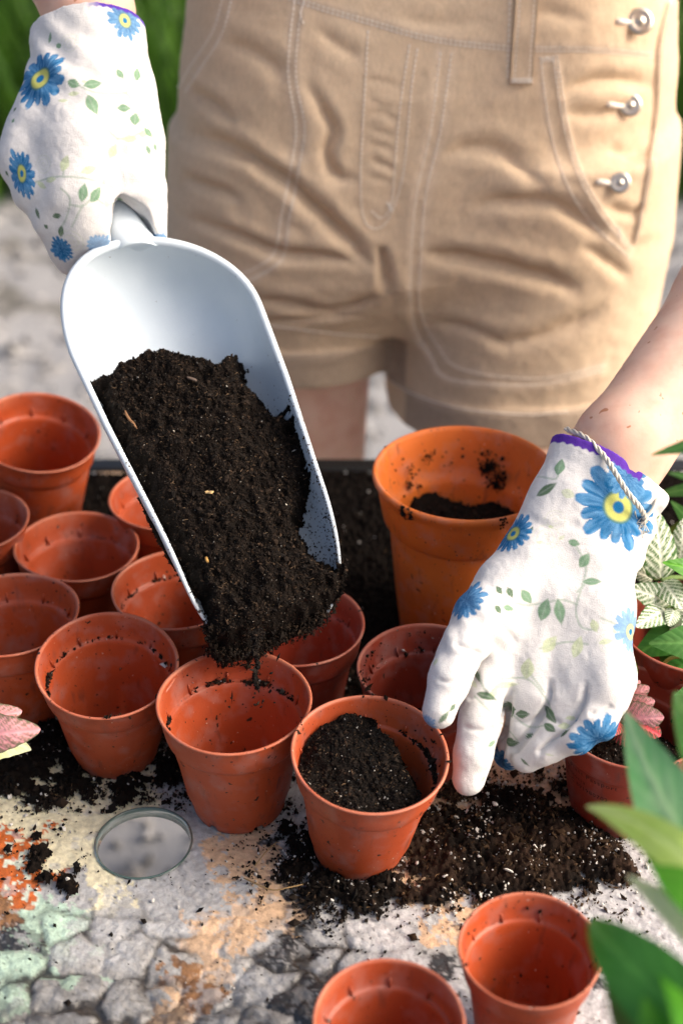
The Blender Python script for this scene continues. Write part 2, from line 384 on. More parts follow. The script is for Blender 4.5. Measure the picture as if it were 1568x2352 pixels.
# ================================================================== GROUND AND BACKGROUND
GZ = -0.72
def ground():
    x = np.concatenate([np.linspace(-40, -2.2, 14), np.linspace(-2, 2, 161), np.linspace(2.2, 40, 14)])
    y = np.concatenate([np.linspace(-30, -.2, 10), np.linspace(0, 4.2, 169), np.linspace(4.5, 90, 20)])
    X, Y = np.meshgrid(x, y, indexing='ij'); p = np.stack([X, Y], -1).reshape(-1, 2)
    h = .012*sn(p, 3, 1, 4)+.006*sn(p, 14, 2, 3)
    V = np.concatenate([p, (GZ+h)[:, None]], 1)
    n1 = sn(p, 2.2, 5, 4)[:, None]; n2 = sn(p, 9, 6, 3)[:, None]
    c = np.array([.30, .30, .305])*(1+.25*n1)+.05*n2
    c = np.where(n1+.35*n2 < -.30, c*.45+np.array([.02, .015, 0]), c)
    mossy = np.clip((n2-.35)*3, 0, 1)*(n1 > 0); c = c*(1-mossy*.5)+np.array([.10, .13, .05])*mossy*.5
    far = np.clip((p[:, 1:]-3.45)/.25, 0, 1); c = c*(1-far)+np.array([.035, .075, .018])*far
    tag(obj('ground', new_mesh('ground', V, gridfaces(len(x), len(y))[:, ::-1], np.clip(c, .02, .8)), vcol('ground_grit', rough=.95, bscale=160, bstr=.7, bdist=.006)), kind='structure')
    # loose stones of the gravel
    n = 9000; q = np.stack([RNG.uniform(-1.6, 1.6, n), RNG.uniform(.2, 3.5, n)], 1)
    s = RNG.uniform(.004, .013, n); k = RNG.uniform(.18, .42, (n, 1))*np.array([1, .98, .97])
    V, F, C = crumbs(np.column_stack([q, np.full(n, GZ+.004)]), s, k)
    tag(obj('gravel', new_mesh('gravel', V, F, C, False), M_VC), 'pale grey gravel covering the ground behind and below the table', 'gravel', kind='stuff')
def blades(n, xr, yr, hr, wr, cols, z0=GZ):
    x = RNG.uniform(*xr, n); y = RNG.uniform(*yr, n); h = RNG.uniform(*hr, n); w = RNG.uniform(*wr, n); a = RNG.uniform(0, 2*math.pi, n)
    ln = RNG.normal(0, .28, (n, 2))*h[:, None]; ux, uy = np.cos(a)*w, np.sin(a)*w; z = np.full(n, z0)
    b = np.stack([x, y, z], 1); u = np.stack([ux, uy, 0*ux], 1)
    m = b+np.stack([ln[:, 0]*.35, ln[:, 1]*.35, h*.6], 1); t = b+np.stack([ln[:, 0], ln[:, 1], h], 1)
    V = np.stack([b-u, b+u, m+u*.8, m-u*.8, t], 1).reshape(-1, 3); o = (np.arange(n)*5)[:, None]
    c = np.asarray(cols)[RNG.integers(0, len(cols), n)]*RNG.uniform(.6, 1.35, (n, 1))
    return V, o+np.array([[0, 1, 2, 3]]), o+np.array([[3, 2, 4]]), np.repeat(c, 5, 0)
def grass():
    G = [(.05, .13, .012), (.075, .19, .015), (.04, .10, .012), (.11, .24, .03), (.03, .08, .012)]
    a = blades(26000, (-3.2, 3.2), (3.5, 6.2), (.18, .5), (.004, .010), G)
    b = blades(9000, (-5, 5), (6.2, 11), (.4, 1.1), (.010, .02), [(.03, .09, .01), (.05, .13, .015), (.02, .06, .008)])
    V = np.concatenate([a[0], b[0]]); k = len(a[0])
    me = new_mesh('grass', V, [np.concatenate([a[1], b[1]+k]), np.concatenate([a[2], b[2]+k])], np.concatenate([a[3], b[3]]), False)
    tag(obj('grass', me, M_LEAF), 'long green grass growing beyond the gravel', 'grass', kind='stuff')
ground(); grass()

# ================================================================== TABLE
TX, TY, TW, TD = -0.115, 0.588, 0.72, 0.415       # centre (the parasol hole) and half sizes
HOLE = Pz(330, 1935)[:2]; HR = .0272
table = tag(empty('garden_table', (HOLE[0], HOLE[1], GZ)), 'patio table with pebble textured glass top and a round parasol hole', 'table')
REG = []   # colour areas of the table's worn print: (px, py, radius px, colour)
cream = (.76, .71, .50); peach = (.66, .46, .30); lgrey = (.44, .45, .455); mgrey = (.36, .36, .35); dark = (.035, .037, .040); mint = (.47, .64, .52); orange = (.55, .135, .03); brown = (.25, .13, .06); wgrey = (.52, .52, .53)
for px, py, c in [(200, 1760, cream), (320, 1820, cream), (160, 1850, cream), (120, 1960, cream), (230, 1950, cream), (180, 2060, lgrey), (270, 2060, cream), (40, 1870, cream), (20, 1930, orange), (60, 1965, orange), (20, 2010, orange), (30, 2060, orange), (75, 1995, orange), (15, 2110, brown), (30, 2150, dark),
                  (70, 2110, mint), (120, 2150, mint), (60, 2190, mint), (170, 2120, mint), (100, 2230, mint), (40, 2260, mint), (150, 2250, mint), (220, 2140, lgrey), (280, 2100, lgrey), (270, 2170, lgrey), (330, 2120, lgrey), (360, 2040, lgrey), (240, 2200, mgrey), (300, 2230, mgrey), (120, 2310, mgrey), (220, 2300, mgrey), (40, 2340, mgrey), (330, 2320, mgrey),
                  (470, 1900, lgrey), (450, 2000, lgrey), (520, 1940, peach), (560, 1990, peach), (600, 2040, peach), (520, 2060, lgrey), (570, 2090, peach), (490, 2110, peach), (430, 2130, lgrey), (420, 2190, mgrey), (380, 2080, lgrey), (480, 2170, peach), (540, 2140, peach), (420, 2250, brown), (390, 2300, peach), (450, 2290, brown), (500, 2230, peach), (550, 2200, mgrey), (330, 2350, peach), (480, 2340, lgrey), (560, 2300, lgrey), (600, 2250, lgrey), (610, 2150, lgrey), (400, 2190, mgrey),
                  (660, 2020, dark), (680, 2080, dark), (700, 2130, dark), (660, 2160, dark), (690, 2210, dark), (660, 2260, mgrey), (700, 2300, dark), (640, 2330, mgrey), (740, 1980, dark), (640, 2100, peach),
                  (760, 2080, lgrey), (800, 2120, wgrey), (900, 2080, wgrey), (860, 2160, wgrey), (780, 2190, lgrey), (1000, 2060, peach), (980, 2130, lgrey), (1040, 2140, peach), (930, 2200, wgrey), (1000, 2200, mgrey), (1040, 2240, dark), (740, 2240, wgrey), (1100, 2260, wgrey),
                  (1200, 2030, wgrey), (1300, 2060, wgrey), (1400, 2100, wgrey), (1500, 2060, wgrey), (1450, 2180, wgrey), (1540, 2160, wgrey), (1400, 2260, dark), (1450, 2300, wgrey), (1380, 2320, wgrey), (1480, 1990, wgrey), (1520, 1900, wgrey), (1200, 1930, peach), (1100, 1880, peach), (1150, 1800, peach), (1280, 1740, peach), (1540, 2330, wgrey), (1500, 2250, wgrey), (1250, 2340, dark),
                  (0, 1700, lgrey), (150, 1690, lgrey), (420, 1800, lgrey), (700, 1850, lgrey)]:
    w = Pz(px, py); REG.append((w[0], w[1], c))
for x in np.arange(-.8, .62, .09):          # the same mottling goes on where the camera does not look closely
    for y in np.arange(.18, 1.0, .09):
        q = (Vector((x, y, 0))-Vector(CAM)); t = (x, y)
        if not (-.30 < x < .28 and .36 < y < .74): REG.append((x+RNG.uniform(-.03, .03), y+RNG.uniform(-.03, .03), [cream, peach, lgrey, mgrey, wgrey, lgrey][RNG.integers(6)]))
def table_top():
    x = np.unique(np.round(np.concatenate([np.arange(TX-TW, -.27, .012), np.arange(-.27, .27, .00125), np.arange(.27, TX+TW+.001, .012)]), 5))
    y = np.unique(np.round(np.concatenate([np.arange(TY-TD, .34, .01), np.arange(.34, .76, .00125), np.arange(.76, TY+TD, .01), [TY+TD]]), 5))
    X, Y = np.meshgrid(x, y, indexing='ij'); p = np.stack([X, Y], -1).reshape(-1, 2); n = len(p)
    # pebble cells: jittered seeds, wide in x, flat in y, nearest and second nearest
    cs = np.array([.0265, .0205]); warp = np.stack([sn(p, 60, 31, 3), sn(p, 60, 32, 3)], -1)*.0075
    q = (p+warp)/cs; qi = np.floor(q).astype(int); d1 = np.full(n, 1e9); d2 = d1.copy(); cid = np.zeros((n, 2))
    for a in (-1, 0, 1):
        for b in (-1, 0, 1):
            c = qi+[a, b]; h = (c[:, 0]*73856093 ^ c[:, 1]*19349663) & 0xffffff; h = (h*1103515245+12345) & 0x7fffffff
            s = c+.5+np.stack([(h & 1023)/1023-.5, ((h >> 10) & 1023)/1023-.5], -1)*.85
            d = np.linalg.norm(q-s, axis=1); cl = d < d1
            d2 = np.where(cl, d1, np.minimum(d2, d)); cid[cl] = s[cl]; d1 = np.where(cl, d, d1)
    e = d2-d1                                     # 0 on the creases
    near = np.clip((.552-p[:, 1])/.09, 0, 1)      # the relief of the casting gets stronger towards the near edge
    patch = sn(p, 20, 33, 3); near = near*np.clip(1-(p[:, 0]-.0)/.05*np.clip((p[:, 1]-.40)/.03, 0, 1), 0, 1); relief = np.clip(near+.35*patch*near, 0, 1)
    dome = 1-np.exp(-e*5.0)
    hh = relief*(.0021*dome+.0012*sn(p, 130, 34, 3)*near) + .0008*sn(p, 170, 35, 3)*(.5+near) + .00055*sn(p, 420, 36, 2)
    hh -= .0012*relief*np.exp(-(e/.10)**2)
    hh += .0011*(.25+relief)*np.abs(sn(p*[1, 1.5], 75, 37, 3))-.0009*relief*np.clip(sn(p, 48, 40, 2), 0, 1)
    # colours: each pebble takes the colour of the area its centre lies in
    RX = np.array([(r[0], r[1]) for r in REG]); RC = np.array([r[2] for r in REG])
    def area(pt, wob):
        pt = pt+np.stack([sn(pt, 75, 41, 5, .7), sn(pt, 75, 42, 5, .7)], -1)*wob; out = np.zeros(len(pt), int); best = np.full(len(pt), 1e9)
        for k, r in enumerate(RX):
            d = ((pt-r)**2).sum(1); u = d < best; best[u] = d[u]; out[u] = k
        return RC[out]
    cell = area(cid*cs*.6+p*.4, .016)*(1+.22*(((cid[:, :1]*7.31+cid[:, 1:]*3.77) % 1)-.5)); fine = area(p, .026)
    t = np.clip(near*1.6, 0, 1)[:, None]; c = cell*t+fine*(1-t)
    rough = sn(p, 320, 43, 3)[:, None]
    mixn = sn(p, 120, 44, 4)[:, None]
    c = np.where(mixn > .30, c*.5+np.array(lgrey)*.5, c)
    c = c*(1+.20*rough+.14*mixn)*.88
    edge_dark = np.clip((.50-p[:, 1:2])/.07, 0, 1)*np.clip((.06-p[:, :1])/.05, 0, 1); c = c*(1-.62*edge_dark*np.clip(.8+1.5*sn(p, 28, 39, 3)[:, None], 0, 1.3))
    lum = c.mean(1, keepdims=True); c = np.where(lum < .12, c+np.clip((sn(p*[1, 1.8], 300, 47, 4, .7)-.12)*1.6, 0, 1)[:, None]*.38, c)      # pale scuffs on the black areas
    # dirt sitting in the creases and worn hollows
    cre = np.exp(-(e/(.15+.10*sn(p, 35, 38, 2)))**2)*relief*np.clip(.85+2.6*sn(p, 32, 45, 3), 0, 2.4); blot = np.clip((sn(p*[1, 1.6], 85, 46, 5, .65)+.08)*5, 0, 1)*relief*np.clip((.53-p[:, 1])/.08, 0, 1)*.85
    k = np.clip(cre*1.3+blot, 0, .93)[:, None]; c = c*(1-k)+np.array([.03, .026, .022])*k
    c = np.where((fine[:, :1] > .5) & (fine[:, 1:2] < .2) & (sn(p, 260, 48, 2)[:, None] > .25), np.array([.55, .6, .5]), c)
    soilstain = np.clip((sn(p, 500, 49, 2)-.55)*6, 0, 1)[:, None]; c = c*(1-soilstain*.7)
    V = np.concatenate([p, hh[:, None]-.001], 1)
    F = gridfaces(len(x), len(y)); F = F[:, ::-1]
    r = np.linalg.norm(V[:, :2]-HOLE, axis=1); F = F[~(r[F] < HR).any(1)]
    rim = (r >= HR) & (r < HR+.0020); dv = V[rim, :2]-HOLE; V[rim, :2] = HOLE+dv/np.linalg.norm(dv, axis=1)[:, None]*(HR+.0004)
    used = np.zeros(len(V), bool); used[F.ravel()] = True; m = np.cumsum(used)-1
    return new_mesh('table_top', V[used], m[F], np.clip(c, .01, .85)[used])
off = Vector((-HOLE[0], -HOLE[1], -GZ))
def tpart(name, me, mat, **k):
    o = obj(name, me, mat, table); o.location = off; return o
tpart('table_top', table_top(), M_TABLE)
def glass_mat():
    m, nt, b = mat_new('green_glass_edge'); b.inputs['Base Color'].default_value = (.10, .17, .155, 1); b.inputs['Roughness'].default_value = .12
    b.inputs['Transmission Weight'].default_value = .35; b.inputs['IOR'].default_value = 1.5; bump(nt, b, 300, .15, .0003); return m
M_GLASS = glass_mat()
V, F = lathe([(HR+.0013, .0002), (HR+.0008, .0006), (HR+.0002, .0005), (HR-.0003, -.0003), (HR-.0003, -.0066), (HR+.0014, -.0072)], 96)
V[:, :2] += HOLE; tpart('hole_edge', new_mesh('hole_edge', V, F[:, ::-1]), M_GLASS)
# underside and glass side
x0, x1, y0, y1 = TX-TW, TX+TW, TY-TD, TY+TD
def boxv(a, b):
    (x0, y0, z0), (x1, y1, z1) = a, b
    V = np.array([(x, y, z) for x in (x0, x1) for y in (y0, y1) for z in (z0, z1)]); F = np.array([(0, 1, 3, 2), (4, 6, 7, 5), (0, 4, 5, 1), (2, 3, 7, 6), (0, 2, 6, 4), (1, 5, 7, 3)]); return V, F
def bevel_obj(name, parts, mat, parent=None, w=.002, seg=2, smooth=False):
    V, Fs, _ = join(parts); me = new_mesh(name, V, Fs, smooth=smooth)
    o = obj(name, me, mat, parent); b = o.modifiers.new('edge', 'BEVEL'); b.width = w; b.segments = seg; b.limit_method = 'ANGLE'; return o
xs = np.linspace(x0, x1, 30); ys = np.linspace(y0, y1, 30); X, Y = np.meshgrid(xs, ys, indexing='ij')
th = np.linspace(0, 2*math.pi, 97)[:-1]; ringp = HOLE+np.stack([np.cos(th), np.sin(th)], -1)*(HR+.0014)
sq = []
for t in th:
    c, s = math.cos(t), math.sin(t); k = .06/max(abs(c), abs(s)); sq.append(HOLE+np.array([c, s])*k)
sq = np.array(sq); far = []
for (qx, qy), t in zip(sq, th):
    c, s = math.cos(t), math.sin(t); k = min(((x1 if c > 0 else x0)-HOLE[0])/c if abs(c) > 1e-9 else 9e9, ((y1 if s > 0 else y0)-HOLE[1])/s if abs(s) > 1e-9 else 9e9); far.append(HOLE+np.array([c, s])*k)
V = np.concatenate([np.column_stack([r, np.full(96, -.0065)]) for r in (ringp, sq, np.array(far))]); tpart('glass_underside', new_mesh('glass_underside', V, gridfaces(3, 96, True)), flat('underside_paint', (.22, .22, .22), .4))
M_DARKMETAL = flat('dark_metal', (.03, .032, .035), .4, .6, 200, .2)
fr = [boxv((x0-.018, y0-.018, -.026), (x1+.018, y0, .002)), boxv((x0-.018, y1, -.026), (x1+.018, y1+.018, .002)), boxv((x0-.018, y0, -.026), (x0, y1, .002)), boxv((x1, y0, -.026), (x1+.018, y1, .002))]
o = bevel_obj('table_frame', fr, M_DARKMETAL, table, .003); o.location = off
for sx in (x0+.02, x1-.02):
    for sy in (y0+.02, y1-.02):
        v, f, t = tube([(sx, sy, -.026), (sx, sy, GZ)], [.014, .012], 14); tpart('leg', new_mesh('leg', v, [f, t]), M_DARKMETAL)

# ================================================================== SOIL ON THE TABLE
BL = []
def bl(px, py, r, a=1.0):
    w = Pz(px, py); d = CAM_Z/(-ray(px, py)[2]); BL.append((w[0], w[1], r*d/FPX, a))
for b in [(110, 1690, 60, 1.1), (40, 1690, 50, .9), (160, 1800, 50, .7), (90, 1830, 40, .7), (285, 1835, 40, .6), (380, 1850, 40, .5), (1010, 2050, 60, .7), (950, 2060, 60, .6), (780, 2110, 50, .5), (1180, 1860, 90, .8), (1050, 1820, 50, .7), (60, 1740, 85, 1.2), (230, 1760, 60, .75), (300, 1800, 60, .75), (220, 1820, 60, .5), (10, 1860, 40, .6), (110, 1850, 40, .6), (170, 1750, 60, .8), (330, 1850, 40, .6), (250, 1870, 40, .45), (25, 1800, 65, 1.1), (130, 1730, 50, .9), (190, 1705, 45, .9), (180, 1780, 70, .35), (260, 1830, 70, .3), (340, 1830, 60, .4), (400, 1770, 70, 1.1), (360, 1800, 45, .8), (440, 1830, 40, .6), (210, 1860, 60, .25), (150, 1890, 40, .35),
          (85, 1925, 18, .9), (95, 1960, 34, 1.15), (80, 1995, 26, 1.1), (100, 2020, 28, 1.1), (150, 2030, 26, 1.15), (180, 1995, 22, .9), (165, 2045, 22, 1.0), (205, 1965, 22, .6), (20, 1960, 14, .8),
          (600, 1880, 55, .35), (640, 1850, 50, .8), (660, 1900, 40, .8), (700, 1940, 50, 1.1), (560, 1960, 40, .45), (560, 2000, 28, .7), (540, 2020, 18, .8), (640, 1990, 50, .45), (680, 2000, 60, .9), (740, 2040, 70, 1.1), (820, 2060, 60, 1.1), (880, 2040, 60, 1.0), (720, 2090, 40, .7), (870, 2100, 24, .7), (600, 2060, 30, .3),
          (940, 1930, 70, 1.0), (1000, 1900, 80, 1.0), (960, 1990, 70, .7), (1050, 1960, 100, 1.35), (1130, 1910, 90, 1.3), (1180, 1990, 90, 1.45), (1120, 2040, 60, 1.2), (1260, 1930, 90, 1.4), (1270, 2000, 70, 1.3), (1350, 1960, 80, 1.4), (1400, 1990, 60, 1.4), (1440, 2010, 34, 1.35), (1360, 2040, 34, 1.0), (1150, 1830, 80, .62), (1230, 1790, 70, .62), (1290, 1800, 60, .75), (1080, 1850, 60, .55), (1230, 2050, 50, 1.1), (1030, 2080, 40, .6), (1330, 1900, 60, 1.2), (1480, 1950, 30, .6)]: bl(*b)
BL = np.array(BL)
POTS_XY = []
def density(p):
    D = np.zeros(len(p))
    for x, y, r, a in BL: D = np.maximum(D, a*np.exp(-(((p[:, 0]-x)**2+(p[:, 1]-y)**2)/(r*r))**1.3)) + .18*a*np.exp(-((p[:, 0]-x)**2+(p[:, 1]-y)**2)/(4*r*r))*.55
    back = np.clip((p[:, 1]-(.690+.10*np.clip((-.10-p[:, 0])/.2, 0, 1)*0))/.03, 0, 1)*np.clip((1.006-p[:, 1])/.012, 0, 1)
    side = np.clip((.42-np.abs(p[:, 0]-.0))/.06, 0, 1)
    D = np.maximum(D, back*side*1.25)
    mid = np.clip((p[:, 1]-.625)/.03, 0, 1)*np.clip((.10-p[:, 0])/.03, 0, 1)*np.clip((p[:, 0]+.20)/.04, 0, 1); D = np.maximum(D, mid*.85)
    return D
def soil_sheet():
    x = np.arange(-.40, .40, .0012); y = np.arange(.44, 1.0015, .0012)
    X, Y = np.meshgrid(x, y, indexing='ij'); p = np.stack([X, Y], -1).reshape(-1, 2)
    D = density(p); n = sn(p, 90, 51, 4, .65); n2 = sn(p, 520, 52, 3, .6)
    s = D-.80+.40*n+.42*n2
    h = np.clip(s, 0, 1.2)*.0070*(1+.35*n2)+.0010*n2*(s > .1)+.0006
    V = np.concatenate([p, h[:, None]], 1); F = gridfaces(len(x), len(y))[:, ::-1]
    keep = (s[F] > 0).sum(1) >= 3
    r = np.linalg.norm(p-HOLE, axis=1); keep &= ~(r[F] < HR+.003).any(1); F = F[keep]
    used = np.zeros(len(V), bool); used[F.ravel()] = True; m = np.cumsum(used)-1
    c = np.array([.0065, .0045, .0035])*(1+.6*sn(p, 600, 53, 2)[:, None])
    brown = np.clip((sn(p, 45, 54, 3)+.1)*2, 0, 1)[:, None]*(p[:, :1] > .03)*(p[:, 1:2] < .72); c = c*(1+2.6*brown*[1.3, 1, .8])
    tag(obj('spilled_soil', new_mesh('spilled_soil', V[used], m[F], c[used]), M_SOIL), 'dark potting soil spilled over the table around and behind the pots', 'soil', kind='stuff')
    def surf(q):
        D = density(q); n = sn(q, 90, 51, 4, .65); n2 = sn(q, 520, 52, 3, .6); s = D-.80+.40*n+.42*n2
        return np.where(s > 0, np.clip(s, 0, 1.2)*.0070*(1+.35*n2)+.0010*n2*(s > .1), 0), s, D
    N = 420000; q = np.stack([RNG.uniform(-.36, .34, N), RNG.uniform(.42, .97, N)], 1); h, s, D = surf(q)
    cl = np.clip(sn(q, 140, 58, 3)*1.6+.55, .05, 1.6); pr = (np.clip(D, 0, 1)**1.3*.62+np.clip(sn(q, 30, 57, 3)-.05, 0, 1)*.03+.004)*cl
    pr = np.where(q[:, 1] > .74, pr*.12, pr); pr = np.where(q[:, 1] < .50, pr*.5, pr); keep = (RNG.random(N) < pr) & (np.linalg.norm(q-HOLE, axis=1) > HR+.003); q, h = q[keep], h[keep]
    n = len(q); size = np.exp(RNG.normal(math.log(.00055), .5, n)); size = np.clip(size, .0003, .0022)
    white = RNG.random(n) < np.where((q[:, 0] > .03) & (q[:, 1] < .72), .30, .10)*np.clip(.8+2.2*sn(q, 45, 59, 3), .15, 2.2); size = np.where(white, np.clip(.00032+RNG.exponential(.00024, n), .0003, .0015), size)
    c = soil_cols(n, 1.3*(q[:, :1] > .03)*(q[:, 1:] < .72)); c[white] = np.array([.62, .60, .56])*RNG.uniform(.6, 1.1, (white.sum(), 1))
    A = crumbs(np.column_stack([q[~white], (h+size*.5)[~white]]), size[~white], c[~white]); B_ = crumbs(np.column_stack([q[white], (h+size*.15)[white]]), size[white], c[white], ico=True, stretch=.22)
    V, F, C = np.concatenate([A[0], B_[0]]), np.concatenate([A[1], B_[1]+len(A[0])]), np.concatenate([A[2], B_[2]])
    nf = 500; fi = RNG.choice(n, nf); V2, F2, C2 = fibres(np.column_stack([q[fi], h[fi]+.001]), RNG.uniform(.002, .007, nf), .00018, np.array([.16, .10, .05])*RNG.uniform(.5, 1.6, (nf, 1)))
    tag(obj('soil_crumbs', new_mesh('soil_crumbs', np.concatenate([V, V2]), [F, F2+len(V)], np.concatenate([C, C2]), False), M_VC), 'loose soil crumbs and white perlite grains scattered on the table top', 'soil crumbs', kind='stuff')
    print('table crumbs', n)
soil_sheet()
# clods near the lower left and by the front pots
def twig(name, pts, r, label):
    v, f, t = tube(bez(pts, 16), r, 6); return tag(obj(name, new_mesh(name, v, [f, t]), flat(name+'_bark', (.30, .20, .09), .8)), label, 'twig')
twig('twig', [Pz(560, 2018, .002), Pz(620, 2044, .003), Pz(660, 2040, .004), Pz(695, 2032, .003)], .00045, 'thin straw coloured root lying on the table in front of the filled pot')
twig('twig', [Pz(585, 1990, .002), Pz(610, 1958, .004), Pz(635, 1935, .004)], .0004, 'short dark twig on the table below the bare front pot')

# ================================================================== POTS
def pot_profile(Rr, H, straight=0.0, lip=1.0):
    k = Rr/.045; c = H-.0195*k; rb = (.0275+.006*straight)*k; rt = (.0385+.002*straight)*k
    rr = Rr
    out = [(rb*.80, .0), (rb*.97, .0), (rb, .002*k), (rb+.0006*k, .006*k), (rb+(rt-rb)*.33, .2*H), (rb+(rt-rb)*.66, .5*H), (rt-.0002, c-.004*k), (rt, c-.002*k), (rt+.0006*k, c-.0008*k), (.0408*k+.001*straight, c), (.0412*k+.001*straight, c+.0012*k), (.0425*k, c+.008*k), (rr-.0016*k, H-.003*k), (rr-.0009*k, H-.0016*k)]
    lp = [(rr-.0001, H-.0014*k*lip), (rr+.0001, H-.0005), (rr-.0004, H), (rr-.0012*k, H+.0001), (rr-.0019*k, H-.0006)]
    inn = [(rr-.0024*k, H-.002*k), (.0415*k, c+.008*k), (.0400*k, c+.0012*k), (.0394*k, c+.0003*k), (.0384*k, c), (.0376*k, c-.0008*k), (.0370*k, c-.004*k), (rb+(rt-rb)*.5-.0014*k, .42*H), (rb-.0012*k, .006*k), (rb-.003*k, .0025*k), (.012*k, .0022*k), (.0105*k, .0040*k), (.004*k, .0042*k), (.0001, .0042*k)]
    return out+lp+inn
def pot_mesh(name, Rr, H, straight=0, n=112, warp=.0, ribs=True, lip=1.0, seed=1):
    prof = pot_profile(Rr, H, straight, lip); V, F = lathe(prof, n); k = Rr/.045; m = len(prof)
    th = np.arctan2(V[:, 1], V[:, 0]); r = np.hypot(V[:, 0], V[:, 1])
    notch = (np.abs(((th*6/(2*math.pi)) % 1)-.5) < .09) & (V[:, 2] < .003*k) & (r > .018*k); V[notch, 2] += .0028*k
    f = 1+warp*np.cos(2*th+seed)*np.clip(V[:, 2]/H, 0, 1)+.25*warp*np.cos(3*th+seed*2); V[:, :2] *= f[:, None]
    V[:, 2] += .0004*np.sin(3*th+seed)*(V[:, 2] > .9*H)
    extra = [(V, F)]
    if ribs:
        c = H-.0195*k
        for i in range(10):
            a = 2*math.pi*i/10+.2*seed; d = np.array([math.cos(a), math.sin(a)]); t = np.array([-d[1], d[0]])*.00055
            pts = []
            for (rr, z) in ((.0384*k, c), (.0412*k, c+.002), (.0412*k, c+.0065*k), (.0402*k, c+.0060*k)):
                for s in (-1, 1): pts.append((*(d*rr+t*s), z))
            extra.append((np.array(pts), np.array([(0, 2, 3, 1), (2, 4, 5, 3), (4, 6, 7, 5), (6, 0, 1, 7), (0, 6, 4, 2), (1, 3, 5, 7)])))
    V, Fs, _ = join(extra); me = new_mesh(name, V, Fs)
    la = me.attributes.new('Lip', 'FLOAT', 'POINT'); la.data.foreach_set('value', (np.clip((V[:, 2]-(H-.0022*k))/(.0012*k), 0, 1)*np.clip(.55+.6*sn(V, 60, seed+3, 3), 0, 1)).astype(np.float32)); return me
def place_axis(o, base, rim, spin=0):
    d = (Vector(rim)-Vector(base)).normalized(); q = d.to_track_quat('Z', 'Y')
    o.rotation_mode = 'QUATERNION'; o.rotation_quaternion = q @ Matrix.Rotation(spin, 3, 'Z').to_quaternion(); o.location = base
GP = 'small orange plastic nursery pots'
PL = []     # (object, base, rim, R, H) for the soil clinging inside
def pot(px, py, Rr, H, label, mat=M_POT, base_px=None, zr=None, straight=0, warp=.012, seed=1, group=GP, name='plant_pot', lip=1.0, zb=.0):
    zr = zr or H; rim = Pz(px, py, zr); base = Pz(*base_px, zb) if base_px else np.array([rim[0], rim[1], zb])
    Hh = np.linalg.norm(rim-base) if base_px else H-zb
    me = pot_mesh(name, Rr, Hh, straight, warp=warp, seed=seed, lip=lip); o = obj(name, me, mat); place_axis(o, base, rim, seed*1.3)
    tag(o, label, 'pot', group); PL.append((o, base, rim, Rr, Hh)); return o
pot(537, 1607, .0450, .080, 'empty plastic pot in the front row directly under the scoop tip, soil trickling in', seed=2)
pot(245, 1524, .0420, .080, 'empty pot left of the one being filled, crumbs stuck on its front lip', base_px=(268, 1722), seed=3)
POT_K = pot(850, 1728, .0432, .080, 'front plastic pot half filled with black soil, gripped by the gloved thumb', base_px=(822, 1942), seed=4, warp=.004)
pot(20, 1408, .0435, .075, 'empty plastic pot cut by the left edge of the photo, behind the pink leaf', seed=5)
pot(411, 1349, .0435, .076, 'plastic pot behind the front row, its right half hidden under the soil scoop', seed=6)
pot(176, 1252, .0420, .071, 'plastic pot squeezed to an oval, in the middle of the left cluster', seed=7, warp=.035)
pot(-84, 1195, .0435, .078, 'pot at the far left edge, only its right rim showing before the tall pot', seed=8)
pot(390, 1138, .0430, .076, 'plastic pot at the back between the tall pot and the scoop edge', seed=9)
pot(682, 1430, .0430, .068, 'plastic pot behind the soil tip of the scoop, right side of its rim showing', mat=M_POT2, seed=10)
pot(985, 1533, .0430, .072, 'dusty plastic pot behind the thumb of the right glove', mat=M_POT2, seed=11)
pot(88, 990, .0440, .105, 'tall plastic pot standing at the back left, taller and wider than its neighbours', base_px=(75, 1235), straight=.7, seed=12, warp=.008, group=None)
pot(1217, 2178, .0345, .068, 'small empty plastic pot in the near right corner beside the green leaves', seed=13, group='small front pots')
pot(893, 2345, .0350, .066, 'small empty plastic pot cut by the bottom edge of the photo', seed=14, group='small front pots')
POT_O = pot(1450, 1641, .0424, .071, 'printed plastic pot holding the red veined plant', mat=M_POT2, straight=1.0, seed=15, group=None, warp=.004, base_px=(1428, 1838))
pot(1606, 1435, .048, .085, 'dark plastic pot at the right edge under the white veined plant', mat=M_POT2, seed=16, group=None)
# text printed on the plant's pot
def pot_text(lines, Rr, H, target, ang0, base):
    mat = flat('print_ink', (.008, .004, .003), .7); V = []; F = []
    for s, z, a0, size in lines:
        cu = bpy.data.curves.new('print', 'FONT'); cu.body = s; cu.size = size; cu.space_character = 1.15; cu.extrude = 0; cu.resolution_u = 2
        t = bpy.data.objects.new('print', cu); COL.objects.link(t); dg = bpy.context.evaluated_depsgraph_get(); me = t.evaluated_get(dg).to_mesh()
        v = np.array([x.co[:] for x in me.vertices]); f = [tuple(p.vertices) for p in me.polygons]; t.evaluated_get(dg).to_mesh_clear()
        bpy.data.objects.remove(t); bpy.data.curves.remove(cu)
        if not len(v): continue
        zz = z+v[:, 1]; k = Rr/.045; c = H-.0195*k; rb, rt = .0335*k, .0405*k
        rad = np.where(zz > c, .0422*k+.0013*k*(zz-c)/.0195+.0016, rb+(rt-rb)*np.clip(zz/c, 0, 1)+.0012)
        th = a0+v[:, 0]/.040; o = len(V)
        V += list(np.stack([np.cos(th)*rad, np.sin(th)*rad, zz], 1)); F += [tuple(i+o for i in q) for q in f]
    me = bpy.data.meshes.new('printed_text'); me.from_pydata([tuple(x) for x in V], [], F); me.update()
    o = obj('printed_text', me, mat, target); return o
